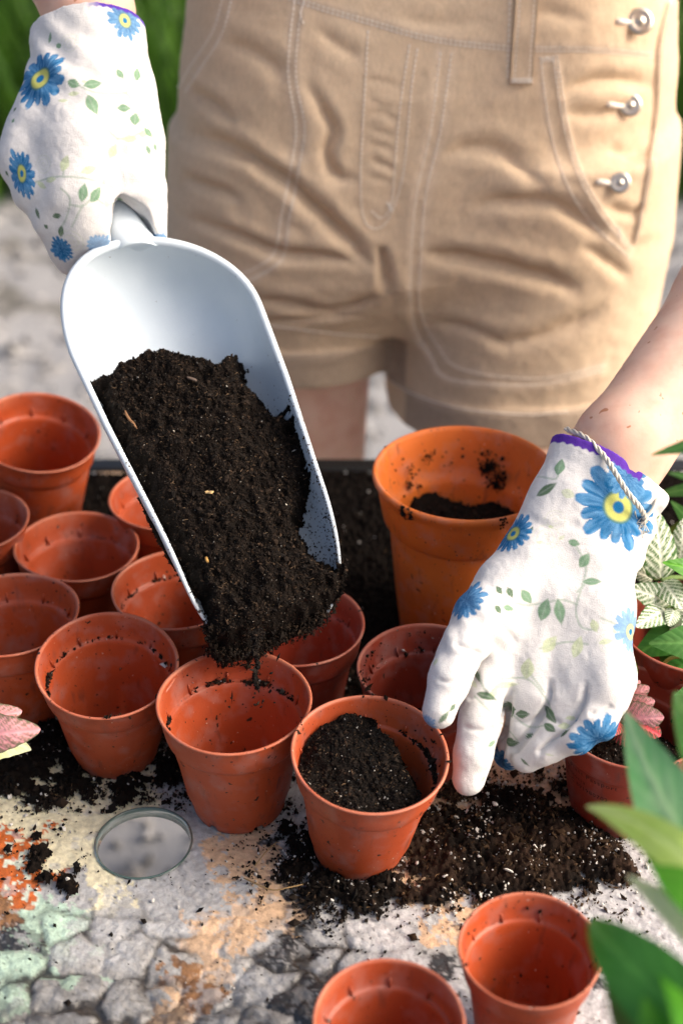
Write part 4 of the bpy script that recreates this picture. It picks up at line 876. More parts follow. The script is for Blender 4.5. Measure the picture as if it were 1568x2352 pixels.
# ------------------------------------------------------------------ shorts
def hemL(f): pass
def shorts():
    f = Field((-.19, .97, -.03), (.33, 1.34, .52), .0024)
    yaw = R(9)
    lev = [(.50, .066, 1.165, .150, .098), (.42, .069, 1.155, .172, .112), (.345, .070, 1.150, .190, .122), (.30, .070, 1.148, .197, .125), (.241, .069, 1.148, .2035, .124), (.19, .067, 1.150, .208, .122), (.150, .065, 1.152, .2115, .117), (.120, .065, 1.155, .200, .104), (.085, .065, 1.158, .170, .080)]
    L = np.array(lev)[::-1]; Z = f.ax[2]
    cx, cy, a, b = [np.interp(Z, L[:, 0], L[:, k])[None, None, :] for k in (1, 2, 3, 4)]
    X = f.ax[0][:, None, None]-cx; Y = f.ax[1][None, :, None]-cy; c, s_ = math.cos(yaw), math.sin(yaw); x = X*c+Y*s_; y = -X*s_+Y*c
    n = 2.35; q = (np.abs(x/a)**n+np.abs(y/b)**n)**(1/n); d = ((q-1)*np.minimum(a, b)).astype(np.float32)
    d = np.maximum(d, (.088-Z)[None, None, :].astype(np.float32)); F = d
    def leg(cxf, cyf, af, bf, zlo, zhi, k):
        nonlocal F
        cx = np.interp(Z, [-.02, .15, .24], cxf)[None, None, :]; cy = np.interp(Z, [-.02, .15, .24], cyf)[None, None, :]
        a = np.interp(Z, [-.02, .15, .24], af)[None, None, :]; b = np.interp(Z, [-.02, .15, .24], bf)[None, None, :]
        q = (np.abs((f.ax[0][:, None, None]-cx)/a)**2.4+np.abs((f.ax[1][None, :, None]-cy)/b)**2.4)**(1/2.4); d = ((q-1)*np.minimum(a, b)).astype(np.float32)
        hem = zlo(f.ax[0][:, None, None], f.ax[1][None, :, None], Z[None, None, :]); up = (Z[None, None, :]-zhi)
        cuff = np.clip((.036-(-hem))/.0012, 0, 1)*.0042; d = d-cuff.astype(np.float32)
        d = np.maximum(d, np.maximum(hem, up).astype(np.float32))
        inner = d+.0042; F = Field.smin(F, d, k); return d
    # image-left leg (set back, hem higher); image-right leg
    hl = lambda X, Y, Z: (.040+.10*(X+.03)*0-.12*(Y-1.10))-Z
    hr = lambda X, Y, Z: (.004+.02*(X-.15)-.05*(Y-1.04))-Z
    leg([-.052, -.044, -.028], [1.172, 1.150, 1.148], [.090, .096, .105], [.098, .104, .108], hl, .24, .022)
    leg([.157, .160, .150], [1.150, 1.152, 1.15], [.112, .116, .118], [.118, .116, .115], hr, .24, .022)
    f.F = F
    # hollow out the leg openings
    def hollow(cx, cy, a, b, ztop):
        q = np.sqrt(((f.ax[0]-cx)/a)[:, None, None]**2+((f.ax[1]-cy)/b)[None, :, None]**2); d = np.maximum((q-1)*min(a, b), (f.ax[2]-ztop)[None, None, :]); f.F = np.maximum(f.F, -d.astype(np.float32))
    hollow(-.052, 1.170, .0835, .0915, .09); hollow(.157, 1.150, .1055, .1115, .07)
    V, Q = f.mesh(3); N = vnormals(V, Q)
    # project helper: seam and fold lines are given as (x, z) on the front of the garment
    bv = BVHTree.FromPolygons(V.tolist(), Q.tolist())
    def hit(px, py, back=0):
        r = ray(px, py); loc, n, i, d = bv.ray_cast(Vector(CAM), Vector(r).normalized())
        return (np.array(loc), np.array(n)) if loc is not None else None
    def line(pl, n=40):
        pl = bez([(a, b, 0) for a, b in pl], n)[:, :2]; out = [hit(a, b) for a, b in pl]; out = [o for o in out if o is not None]; return np.array([o[0] for o in out]), np.array([o[1] for o in out])
    disp = np.zeros(len(V)); vert_front = N[:, 1] < .35
    def groove(pl, w, dep, ridge=.5, taper=True):
        p, _ = line(pl, 24)
        if len(p) < 3: return
        lo, hi = p.min(0)-4*w, p.max(0)+4*w; idx = np.where(((V > lo) & (V < hi)).all(1) & vert_front)[0]
        if not len(idx): return
        d, t = signed2(V[idx][:, [0, 2]], p[:, [0, 2]]); d = d+.35*w*sn(V[idx], 60, 98, 2); k = .6*np.exp(-(d/(w*.62))**2)+.5*np.exp(-(np.where(d > 0, d/1.5, d/.8)/w)**2); e = np.clip(np.minimum(t, 1-t)*4, 0, 1) if taper else 1
        r = np.exp(-((d-1.9*w)/(1.2*w))**2)+.6*np.exp(-((d+1.9*w)/(1.2*w))**2)
        disp[idx] += (-dep*k+dep*ridge*.7*r)*e
    W = .0056
    for pl, w, dp in [([(425, 300), (554, 352), (671, 430), (773, 529), (864, 625)], W*1.15, .0095), ([(425, 200), (475, 232), (540, 285)], W, .0055), ([(405, 492), (529, 536), (640, 582), (740, 590), (830, 605)], W, .0065), ([(415, 408), (480, 432), (560, 465)], W, .0045), ([(693, 182), (740, 250), (760, 300), (748, 355), (775, 408), (825, 412)], W*.9, .006), ([(580, 684), (660, 700), (736, 716), (800, 708), (868, 676)], W, .0065), ([(600, 742), (700, 735), (850, 722)], W*.8, .003), ([(500, 90), (600, 130), (660, 190)], W*1.2, .004), ([(720, 60), (780, 110), (830, 130)], W, .003),
                      ([(1015, 362), (1070, 345), (1140, 343), (1210, 395), (1262, 428)], W*1.2, .0042), ([(1075, 482), (1160, 462), (1259, 466), (1330, 500), (1390, 545)], W*1.2, .0062), ([(960, 578), (1050, 592), (1150, 612), (1250, 640), (1340, 672)], W*1.25, .0085), ([(1110, 795), (1220, 782), (1310, 750), (1395, 705)], W*1.3, .0045), ([(990, 735), (1080, 760), (1180, 800)], W, .003), ([(1284, 215), (1359, 188), (1440, 188), (1506, 195)], W, .0045), ([(1290, 255), (1380, 262), (1480, 240)], W, .003), ([(1380, 470), (1440, 490), (1480, 480)], W*.8, .0035), ([(1390, 340), (1440, 352), (1490, 345)], W*.8, .003), ([(1180, 40), (1260, 30), (1350, 50)], W*.9, .0022), ([(900, 30), (1000, 52), (1120, 50)], W*.9, .0018),
                      ([(870, 560), (880, 610), (885, 680)], W*.8, .006), ([(1330, 560), (1390, 600), (1450, 640)], W, .0035)]: groove(pl, w, dp)
    for k, y in enumerate([190, 236, 262, 300, 338, 372, 415]):
        groove([(838+(k*5) % 14, y-6), (878, y+(5 if k % 2 else -3)), (924-k*2-(k*11) % 17, y+9+(k % 3)*5)], .0026, .0010+.0004*((k*7) % 3), .7)
    for k, y in enumerate(range(150, 840, 15)):            # puckers between the two rows of the centre seam
        x = np.interp(y, [115, 300, 450, 600, 700, 860], [1022, 998, 965, 956, 956, 1030]); groove([(x-9, y), (x, y+1), (x+9, y)], .0009, .0008, .6, True)
    # raised seam allowances and pocket edges: a step on one side of the line
    def step(pl, dep, width, side=1):
        p, _ = line(pl, 40)
        if len(p) < 3: return
        lo, hi = p.min(0)-2*width, p.max(0)+2*width; idx = np.where(((V > lo) & (V < hi)).all(1) & vert_front)[0]
        d, t = signed2(V[idx][:, [0, 2]], p[:, [0, 2]]); d = d*side; disp[idx] += dep*np.clip(d/.0012+.5, 0, 1)*np.clip((width-d)/width, 0, 1)*np.clip(np.minimum(t, 1-t)*30, 0, 1)
    WB = [(540, -60), (700, 0), (850, 45), (1000, 85), (1180, 105), (1350, 108), (1505, 122)]
    CS = [(1008, 118), (985, 300), (952, 450), (940, 600), (940, 700), (952, 760), (985, 815), (1020, 868), (1120, 884), (1250, 884), (1390, 852)]
    CS2 = [(1040, 120), (1014, 300), (980, 450), (968, 600), (965, 690), (980, 745), (1010, 795), (1047, 838), (1140, 860), (1260, 864), (1390, 835)]
    LP = [(697, -10), (685, 80), (680, 180), (700, 290), (688, 380), (665, 500), (650, 590), (600, 630), (545, 655)]
    LP2 = [(678, -10), (666, 85), (663, 180), (680, 290), (668, 385), (645, 500), (630, 580), (590, 612), (540, 635)]
    PK1 = [(1240, 128), (1260, 280), (1292, 400), (1350, 500), (1445, 592)]; PK2 = [(1278, 125), (1302, 280), (1332, 390), (1382, 480), (1452, 572)]
    LC = [(512, -5), (490, 70), (445, 140), (410, 200)]; LC2 = [(532, 0), (510, 78), (466, 150), (425, 212)]
    PLK = [(1532, -5), (1508, 100), (1503, 230), (1482, 400), (1450, 565)]
    step(WB, .0016, .03, 1); step(CS, .0014, .012, -1); step(LP, .0012, .01, 1); step(PK2, .0014, .012, -1); step(LC2, .001, .01, 1); step(PLK, .0040, .03, 1)
    V = V+N*(disp+.0016*sn(V, 28, 93, 4, .6)+.0009*np.abs(sn(V*[1, 1, 1.6], 60, 97, 3)))[:, None]; V = laplace(V, Q, .15)
    fab = np.array([.645, .50, .355]); n1 = sn(V, 25, 94, 3)[:, None]; col = fab*(1+.06*n1)+.015*sn(V, 240, 95, 2)[:, None]
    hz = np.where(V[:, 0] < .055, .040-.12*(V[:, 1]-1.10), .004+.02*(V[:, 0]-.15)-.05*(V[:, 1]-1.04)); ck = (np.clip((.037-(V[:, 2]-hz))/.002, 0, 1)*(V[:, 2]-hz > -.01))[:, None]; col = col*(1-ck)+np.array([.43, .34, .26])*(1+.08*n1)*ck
    # faded fabric along seams
    bv2 = BVHTree.FromPolygons(V.tolist(), Q.tolist())
    def hit2(px, py):
        r = ray(px, py); loc, n, i, d = bv2.ray_cast(Vector(CAM), Vector(r).normalized()); return (np.array(loc), np.array(n)) if loc is not None else None
    for pl in (WB, CS, CS2, LP, LP2, PK1, PK2, LC, LC2):
        p = [hit2(a, b) for a, b in bez([(a, b, 0) for a, b in pl], 40)[:, :2]]; p = np.array([q[0] for q in p if q is not None])
        if len(p) < 3: continue
        lo, hi = p.min(0)-.01, p.max(0)+.01; idx = np.where(((V > lo) & (V < hi)).all(1))[0]; d, _ = seg_dist(V[idx], p); k = (np.exp(-(d/.0035)**2)*(.50+.45*sn(V[idx], 160, 96, 2)))[:, None]; col[idx] = col[idx]*(1-k)+np.array([.74, .60, .46])*k
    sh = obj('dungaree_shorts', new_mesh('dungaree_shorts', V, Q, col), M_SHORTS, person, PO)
    # stitches: short raised threads
    TV, TF = [], []; off = 0
    def stitch(pl, shift=0, pitch=.0036, r=.00058, ln=.74):
        nonlocal off
        px = bez([(a, b, 0) for a, b in pl], 160)[:, :2]
        if shift:
            t = np.gradient(px, axis=0); t /= np.linalg.norm(t, axis=1)[:, None]; px = px+np.stack([-t[:, 1], t[:, 0]], 1)*shift
        h = [hit2(a, b) for a, b in px]; h = [q for q in h if q is not None and q[0][1] < 1.2]
        if len(h) < 4: return
        p = np.array([q[0]+q[1]*.0004 for q in h]); nn = np.array([q[1] for q in h]); d = np.concatenate([[0], np.cumsum(np.linalg.norm(np.diff(p, axis=0), axis=1))])
        if d[-1] > .6: return
        s = np.arange(0, d[-1]-pitch, pitch)
        for a in s:
            q = [np.array([np.interp(a+pitch*ln*k, d, p[:, c]) for c in range(3)]) for k in (0, .5, 1)]; nm = np.array([np.interp(a, d, nn[:, c]) for c in range(3)])
            tt = q[2]-q[0]; tt /= np.linalg.norm(tt)+1e-9; b = np.cross(nm, tt)
            for k, (c0, lift, w) in enumerate(zip(q, (0, .0004, 0), (.6, 1, .6))):
                TV.extend([c0-b*r*w, c0+nm*(r*w+lift), c0+b*r*w])
            TF.extend([(off, off+1, off+4, off+3), (off+1, off+2, off+5, off+4), (off+3, off+4, off+7, off+6), (off+4, off+5, off+8, off+7)]); off += 9
    for pl, s in [(WB, 0), (WB, 9), (CS, -3), (CS2, 3), (LP, 0), (LP2, 0), (PK1, 0), (PK2, 0), (PK2, 9), (LC, 0), (LC2, 0), ([(845, 68), (838, 200), (828, 400), (835, 500), (862, 524), (892, 500), (925, 400), (945, 200), (960, 100)], 0), ([(940, 100), (918, 250), (905, 400), (898, 470), (875, 500), (850, 480)], 0), ([(1180, -10), (1178, 60), (1174, 190)], 10), ([(885, 868), (950, 905), (1050, 936), (1200, 952), (1310, 945)], 0), ([(600, 745), (700, 757), (800, 768), (872, 772)], 0), ([(700, 0), (690, 30), (700, 60)], 0), (PLK, -8), ([(1260, 130), (1240, 132)], 0)]: stitch(pl, s)
    # tiny bar tacks
    for a, b in [((893, 465), (903, 490)), ((888, 462), (898, 488)), ((1243, 133), (1275, 131)), ((1243, 139), (1275, 137)), ((1416, 520), (1422, 545)), ((1420, 520), (1426, 545))]: stitch([a, ((a[0]+b[0])/2, (a[1]+b[1])/2), b], 0, .002, .0006, .9)
    obj('stitching', new_mesh('stitching', np.array(TV), np.array(TF), smooth=True), flat('cream_thread', (.88, .82, .74), .8), sh)['kind'] = 'stuff'
    # belt loop
    cs = [(1212, -40), (1208, 10), (1205, 60), (1201, 110), (1198, 160), (1196, 192)]; P_ = []
    for (a, b) in bez([(a, b, 0) for a, b in cs], 24)[:, :2]:
        row = []
        for k in np.linspace(-1, 1, 7):
            h = hit2(a+k*25, b); 
            if h is None: h = (Py(a+k*25, b, 1.04), np.array([0, -1., 0]))
            row.append((h[0], h[1]))
        P_.append(row)
    sm = np.array([[q[0] for q in r] for r in P_]); nrm = np.array([0, -1, .15]); nrm = nrm/np.linalg.norm(nrm)
    for _ in range(4): sm[1:-1] = (sm[:-2]+2*sm[1:-1]+sm[2:])/4
    top = sm+nrm*.0036; top[:, (0, -1)] -= nrm*.0006; top[-1] -= nrm*.0004; k = sm.shape[0]*7; lo = sm-nrm*.002
    V2 = np.concatenate([top.reshape(-1, 3), lo.reshape(-1, 3)]); G = gridfaces(sm.shape[0], 7); i = np.arange(sm.shape[0]-1)
    F2 = np.concatenate([G, G[:, ::-1]+k, np.stack([i*7, i*7+k, (i+1)*7+k, (i+1)*7], -1), np.stack([i*7+6, (i+1)*7+6, (i+1)*7+6+k, i*7+6+k], -1), [[(sm.shape[0]-1)*7+j, (sm.shape[0]-1)*7+j+1, (sm.shape[0]-1)*7+j+1+k, (sm.shape[0]-1)*7+j+k] for j in range(6)]])
    lp = obj('belt_loop', new_mesh('belt_loop', V2, F2, np.repeat([[.645, .50, .355]], len(V2), 0)), M_SHORTS, sh)
    TV.clear(); TF.clear(); off = 0
    for col_i in (1, 5):
        p = top[:, col_i]+nrm*.0004; d = np.concatenate([[0], np.cumsum(np.linalg.norm(np.diff(p, axis=0), axis=1))])
        for a in np.arange(0, d[-1]-.003, .0034):
            q = [np.array([np.interp(a+.0024*t, d, p[:, c]) for c in range(3)]) for t in (0, .5, 1)]
            for c0, w in zip(q, (.6, 1, .6)): TV.extend([c0-RGT*.00045*w, c0+nrm*.0008*w, c0+RGT*.00045*w])
            TF.extend([(off, off+1, off+4, off+3), (off+1, off+2, off+5, off+4), (off+3, off+4, off+7, off+6), (off+4, off+5, off+8, off+7)]); off += 9
    for r_i in (-2, -3):
        p = top[r_i]+nrm*.0005
        for j in range(6):
            q = [p[j], (p[j]+p[j+1])/2, p[j+1]]; up = np.array([0, .1, 1.])*.0005
            for c0 in q: TV.extend([c0-up, c0+nrm*.0007, c0+up])
            TF.extend([(off, off+1, off+4, off+3), (off+1, off+2, off+5, off+4), (off+3, off+4, off+7, off+6), (off+4, off+5, off+8, off+7)]); off += 9
    obj('stitching', new_mesh('stitching', np.array(TV), np.array(TF)), bpy.data.materials['cream_thread'], sh)['kind'] = 'stuff'
    # metal shank buttons with thread tacks
    mb = flat('button_metal', (.60, .57, .50), .33, 1.0)
    prof = [(0.0001, .0050), (.0010, .0049), (.0017, .0045), (.0021, .0039), (.0036, .0036), (.0050, .0038), (.0062, .0042), (.0070, .0040), (.0078, .0038), (.0086, .0032), (.0088, .0024), (.0084, .0016), (.0040, .0010), (.0030, -.002)]
    for px, py, s in [(1466, 51, 1.15), (1445, 242, 1.0), (1421, 420, .95)]:
        h = hit2(px, py)
        if h is None: continue
        v, fc = lathe(prof, 48); v = v*s; n = (Vector(h[1])*.2+Vector((-.10, -.82, .50))*.8).normalized(); q = n.to_track_quat('Z', 'Y'); b = new_mesh('button', v, fc[:, ::-1]); o = obj('button', b, mb, sh); o.rotation_mode = 'QUATERNION'; o.rotation_quaternion = q; o.location = Vector(h[0])+n*.0015
        tk = [hit2(px-50, py-4), hit2(px-36, py-2), hit2(px-15, py)]
        if all(t is not None for t in tk):
            v, fc, tr = tube([t[0]+t[1]*.0002 for t in tk], [.0024, .0021, .0016], 8); obj('thread_tack', new_mesh('thread_tack', v, [fc, tr]), bpy.data.materials['cream_thread'], sh)
    return sh
shorts()

# ------------------------------------------------------------------ gloves
BLUE_D = np.array([.006, .075, .21]); BLUE = np.array([.012, .15, .35]); BLUE_P = np.array([.14, .32, .54]); GRN = np.array([.13, .27, .15]); GRN_D = np.array([.045, .12, .045]); GRN_P = np.array([.50, .58, .33]); YEL = np.array([.46, .48, .14])
class Print:
    def __init__(s, V, Q, N, dref):
        s.V, s.Q, s.N = V, Q, N; s.bv = BVHTree.FromPolygons(V.tolist(), Q.tolist()); s.C = np.tile([.66, .655, .65], (len(V), 1)); s.dref = dref
    def hit(s, px, py):
        loc, n, i, d = s.bv.ray_cast(Vector(CAM), Vector(ray(px, py)).normalized())
        return (np.array(loc), np.array(n)) if loc is not None else (None, None)
    def local(s, px, py, rpx, ang=0):
        c, n = s.hit(px, py)
        if c is None: return None
        sz = rpx*s.dref/FPX; idx = np.where(np.abs(s.V-c).max(1) < sz*1.6)[0]; idx = idx[(s.N[idx]@n) > -.1]
        vdir = (CAM-c)/np.linalg.norm(CAM-c); nn = n*.55+vdir*.45; nn /= np.linalg.norm(nn)     # the cloth is stretched flat when printed
        x = RGT-nn*(RGT@nn); x /= np.linalg.norm(x); y = np.cross(nn, x)
        r = s.V[idx]-c; a, b = r@x/sz, r@y/sz; ca, sa = math.cos(ang), math.sin(ang); return idx, a*ca+b*sa, -a*sa+b*ca
    def blend(s, idx, m, col): s.C[idx] = s.C[idx]*(1-m[:, None])+np.asarray(col)*m[:, None]
    def daisy(s, px, py, r, pale=0., sq=1., ang=0, seed=0, core=1.):
        q = s.local(px, py, r, ang)
        if q is None: return
        idx, a, b = q; a = a/sq; rr = np.hypot(a, b); th = np.arctan2(b, a); n = 15
        k = (th/(2*math.pi)*n) % 1; pid = np.floor(th/(2*math.pi)*n).astype(int) % n; hh = np.random.default_rng(seed+5).uniform(.78, 1.02, n)[pid]
        pet = hh*(1-.27*np.abs(2*k-1)**3); wob = .05*sn(np.stack([a, b], -1), 9, seed+3, 2)
        m = np.clip((pet+wob-rr)/.05, 0, 1)
        t = np.clip(rr, 0, 1); streak = .5+.5*sn(np.stack([th*6, rr*2.2], -1), 1.7, seed+9, 3)
        c = BLUE_D*(1-t)[:, None]+BLUE*t[:, None]; c = c+(BLUE_P-c)*(np.clip(streak*1.5-.45+.35*t-.15, 0, .85))[:, None]
        c = c+(np.array([.45, .58, .76])-c)*pale; s.blend(idx, m, c)
        if core:
            s.blend(idx, np.clip((.37-rr)/.03, 0, 1), BLUE_D*.5+GRN*.5+pale*.3); s.blend(idx, np.clip((.33-rr)/.06, 0, 1), YEL*(1-pale)+np.array([.70, .72, .50])*pale); s.blend(idx, np.clip((.15-rr)/.04, 0, 1), BLUE)
    def leaf(s, px, py, L, W, ang, shade=1):
        q = s.local(px, py, L/2, R(ang))
        if q is None: return
        idx, a, b = q; w = (W/L)*np.maximum(1-np.abs(a)**1.7, 0)*(1-.22*a); m = np.clip((w-np.abs(b))/.10, 0, 1)*(np.abs(a) < 1)
        c = [GRN_P, GRN, GRN_D, GRN_P*.6+.25][shade]; rib = np.exp(-(b/.07)**2)[:, None]*.25; tex = 1+.18*sn(np.stack([a, b], -1), 7, int(px) % 50, 2)[:, None]
        s.blend(idx, m*(.9 if shade else .75), c*tex*(1-rib)+rib*.5)
    def vine(s, pts, w=.00042, col=None, a=.65):
        P_ = [s.hit(x, y)[0] for x, y in bez([(x, y, 0) for x, y in pts], 30)[:, :2]]; P_ = [p for p in P_ if p is not None]
        if len(P_) < 3: return
        P_ = np.array(P_); lo, hi = P_.min(0)-.003, P_.max(0)+.003; idx = np.where(((s.V > lo) & (s.V < hi)).all(1))[0]; d, _ = seg_dist(s.V[idx], P_)
        s.blend(idx, np.clip((w+.0004-d)/.0004, 0, 1)*a, GRN*.6+.25 if col is None else col)
    def swirl(s, px, py, r, col=None):
        q = s.local(px, py, r)
        if q is None: return
        idx, a, b = q; rr = np.hypot(a, b); th = np.arctan2(b, a); m = np.exp(-((((rr-.12*th/math.pi)*3) % 1-.5)/.12)**2)*(rr < 1)*.28; s.blend(idx, m, GRN_P)
def finish_glove(V, Q, pr, name, label, extra=None):
    n1 = sn(V, 90, 101, 3)[:, None]; pr.C = pr.C*(1+.025*n1)
    g = obj(name, new_mesh(name, V, Q, np.clip(pr.C, 0, .86)), M_GLOVE, person, PO)
    g['label'] = label; return g

def right_glove():
    f = Field((-.0, .52, .0), (.26, .80, .26), .00078)
    B = lambda *q: [P(*x[:3]) for x in q]
    # cuff, three parallel sleeves so that it is wider than deep
    for (x0, y0, x1, y1, d0, d1, r0, r1) in [(1343, 1010, 1272, 1235, .842, .828, .0190, .0185), (1392, 1040, 1335, 1250, .840, .827, .0225, .021), (1440, 1085, 1385, 1270, .842, .828, .0195, .0185), (1392, 1040, 1335, 1250, .853, .838, .0225, .020)]: f.cap(P(x0, y0, d0), P(x1, y1, d1), r0, r1, .008)
    f.chain(B((1290, 1150, .833), (1220, 1290, .824), (1150, 1440, .817), (1128, 1560, .812)), [.019, .0185, .0162, .0142], .008)
    f.chain(B((1330, 1180, .832), (1270, 1380, .820), (1215, 1590, .809)), [.020, .0185, .0146], .008)
    f.chain(B((1370, 1190, .832), (1345, 1400, .817), (1300, 1605, .803)), [.020, .0180, .0148], .008)
    f.chain(B((1395, 1210, .833), (1390, 1400, .815), (1388, 1560, .799), (1380, 1590, .797)), [.0165, .0152, .0158, .0155], .009)
    # thumb
    f.chain(B((1240, 1290, .828), (1165, 1350, .818), (1105, 1420, .804)), [.018, .0170, .0150], .008)
    f.chain(B((1105, 1415, .804), (1062, 1490, .792), (1032, 1560, .784), (1008, 1635, .778)), [.0150, .0122, .0112, .0092], .005)
    # fingers: index straight down, the others folding away under the hand
    f.chain(B((1120, 1560, .809), (1102, 1660, .800), (1086, 1735, .795), (1075, 1790, .794)), [.0138, .0122, .0112, .0092], .0025)
    f.chain(B((1215, 1590, .809), (1212, 1668, .810), (1186, 1718, .819), (1168, 1734, .828)), [.0142, .0116, .0108, .0090], .0022)
    f.chain(B((1300, 1605, .803), (1292, 1668, .800), (1246, 1714, .801), (1208, 1742, .806)), [.0144, .0116, .0104, .0084], .0022)
    f.chain(B((1380, 1590, .797), (1366, 1650, .793), (1312, 1688, .794), (1272, 1708, .800)), [.0152, .0130, .0108, .0090], .0025)
    # loose cloth bunching at the wrist
    f.chain(B((1462, 1105, .835), (1492, 1135, .838), (1494, 1160, .842)), [.012, .0085, .006], .010)
    f.chain(B((1448, 1150, .832), (1462, 1215, .834), (1452, 1290, .835)), [.010, .0080, .006], .008)
    ax = P(1395, 1060, .845)-P(1300, 1400, .822); ax /= np.linalg.norm(ax); e = P(1510, 1135, .84)-P(1275, 1000, .84); e /= np.linalg.norm(e); nrm = ax-e*(ax@e); c0 = (P(1275, 1000, .84)+P(1510, 1138, .84))/2; f.cut(c0, nrm)
    # hollow mouth
    q = P(1392, 1062, .845); a = q+nrm/np.linalg.norm(nrm)*.02; b = q-nrm/np.linalg.norm(nrm)*.010
    X = f.ax[0][:, None, None]; Y = f.ax[1][None, :, None]; Z = f.ax[2][None, None, :]; ab = b-a; L = ab@ab; t = np.clip(((X-a[0])*ab[0]+(Y-a[1])*ab[1]+(Z-a[2])*ab[2])/L, 0, 1)
    d = np.sqrt((X-a[0]-t*ab[0])**2+(Y-a[1]-t*ab[1])**2+(Z-a[2]-t*ab[2])**2)-.0262; f.F = np.maximum(f.F, -d.astype(np.float32))
    V, Q = f.mesh(3); N = vnormals(V, Q)
    # cloth wrinkles
    dsp = .0009*sn(V, 55, 111, 3)+.0005*np.abs(sn(V, 150, 116, 3))
    wr = lambda c, r, k, dirv, amp: amp*np.exp(-((V-c)**2).sum(1)/r**2)*np.sin(((V-c)@dirv)*k)
    dsp = dsp+wr(P(1090, 1480, .79), .022, 620, np.array([.7, .1, .5]), .0007)+wr(P(1400, 1680, .81), .03, 420, np.array([.8, 0, .6]), .0010)+wr(P(1430, 1200, .83), .03, 380, np.array([.5, 0, .85]), .0010)+wr(P(1300, 1600, .80), .03, 300, np.array([1, 0, 0.2]), .0008)
    px2 = pix(V)
    for pl, w, dp in [([(1176, 1570), (1162, 1640), (1150, 1710), (1140, 1770)], .0022, .0040), ([(1262, 1555), (1258, 1610), (1230, 1665), (1180, 1722)], .0020, .0036), ([(1345, 1560), (1336, 1618), (1298, 1672), (1240, 1728)], .0020, .0036), ([(1120, 1585), (1105, 1600), (1080, 1604)], .0016, .0012), ([(1145, 1668), (1110, 1680), (1070, 1672)], .0018, .0012), ([(1180, 1655), (1205, 1662), (1232, 1650)], .0018, .0014), ([(1262, 1650), (1290, 1662), (1318, 1650)], .0018, .0014), ([(1350, 1640), (1375, 1640), (1400, 1625)], .0018, .0014), ([(1000, 1560), (1030, 1568), (1062, 1556)], .0016, .0011), ([(1040, 1478), (1070, 1490), (1100, 1500)], .0018, .0013), ([(1110, 1430), (1150, 1440), (1180, 1470)], .0024, .0012), ([(1390, 1240), (1420, 1235), (1450, 1225)], .0022, .0014), ([(1200, 1180), (1260, 1210), (1320, 1205)], .0026, .0008), ([(1080, 1440), (1098, 1510), (1090, 1560)], .003, .0012)]:
        d, t = seg_dist(px2, bez([(a, b, 0) for a, b in pl], 14)[:, :2]); dsp -= dp*np.exp(-(d/(w*4000))**2)*((N@FWD) < .1)*np.clip(t*5, 0, 1)
    V = V+N*dsp[:, None]; N = vnormals(V, Q); pr = Print(V, Q, N, .805)
    for v in [[(1320, 1250), (1345, 1300), (1335, 1350), (1322, 1400), (1335, 1440), (1368, 1448)], [(1148, 1385), (1180, 1385), (1210, 1390), (1250, 1385), (1290, 1378), (1325, 1388)], [(1345, 1340), (1325, 1360)], [(1100, 1545), (1110, 1580), (1140, 1610), (1175, 1640), (1215, 1670), (1260, 1665)], [(1150, 1560), (1210, 1560), (1250, 1600), (1270, 1640)], [(1210, 1540), (1250, 1590)], [(1200, 1100), (1240, 1095), (1275, 1100), (1285, 1080)], [(1090, 1600), (1130, 1640), (1170, 1680), (1190, 1705)], [(1350, 1480), (1300, 1475), (1240, 1490)], [(1380, 1420), (1430, 1440)]]: pr.vine(v)
    for l in [(1285, 1072, 48, 28, 75, 1), (1255, 1124, 62, 26, 28, 2), (1305, 1134, 38, 24, -25, 3), (1318, 1247, 30, 18, -15, 1), (1342, 1287, 42, 26, 58, 1), (1360, 1336, 48, 20, 0, 1), (1146, 1356, 24, 16, -60, 2), (1171, 1361, 28, 17, -65, 2), (1209, 1371, 44, 25, -50, 1), (1144, 1400, 24, 16, -55, 2), (1168, 1397, 34, 16, -15, 1), (1250, 1400, 58, 32, 72, 1), (1285, 1406, 64, 28, -82, 1), (1365, 1438, 34, 20, -70, 0), (1392, 1474, 40, 14, 10, 0), (1415, 1450, 30, 16, -50, 0), (1262, 1480, 52, 30, 50, 0), (1326, 1486, 58, 28, 70, 0), (1211, 1535, 52, 34, 80, 0), (1160, 1574, 70, 20, 5, 0), (1135, 1590, 34, 18, 60, 0), (1096, 1553, 42, 13, -62, 2), (1088, 1572, 34, 12, -55, 3), (1117, 1599, 52, 20, -18, 2), (1168, 1622, 40, 28, -65, 2), (1200, 1641, 36, 22, 5, 2), (1262, 1642, 54, 24, -55, 2), (1174, 1706, 36, 26, 0, 2), (1216, 1690, 24, 12, 30, 2), (1130, 1708, 34, 12, 30, 1), (1262, 1672, 36, 20, -35, 2), (1296, 1668, 32, 16, 0, 0), (1298, 1684, 34, 16, 0, 2), (1310, 1650, 26, 12, 0, 0), (1205, 1752, 30, 8, -40, 2), (1262, 1735, 26, 6, -10, 3), (1020, 1648, 42, 14, 50, 2), (1040, 1625, 26, 12, 50, 2), (1220, 1215, 16, 8, 60, 2), (1265, 1210, 14, 8, 0, 0), (1290, 1235, 18, 10, 40, 3), (1240, 1245, 16, 8, 0, 3), (1110, 1790, 20, 10, 30, 0), (1000, 1520, 22, 12, 70, 0)]: pr.leaf(*l)
    for sx, sy, r in [(1255, 1235, 34), (1395, 1480, 26), (1275, 1195, 26), (1060, 1610, 22)]: pr.swirl(sx, sy, r)
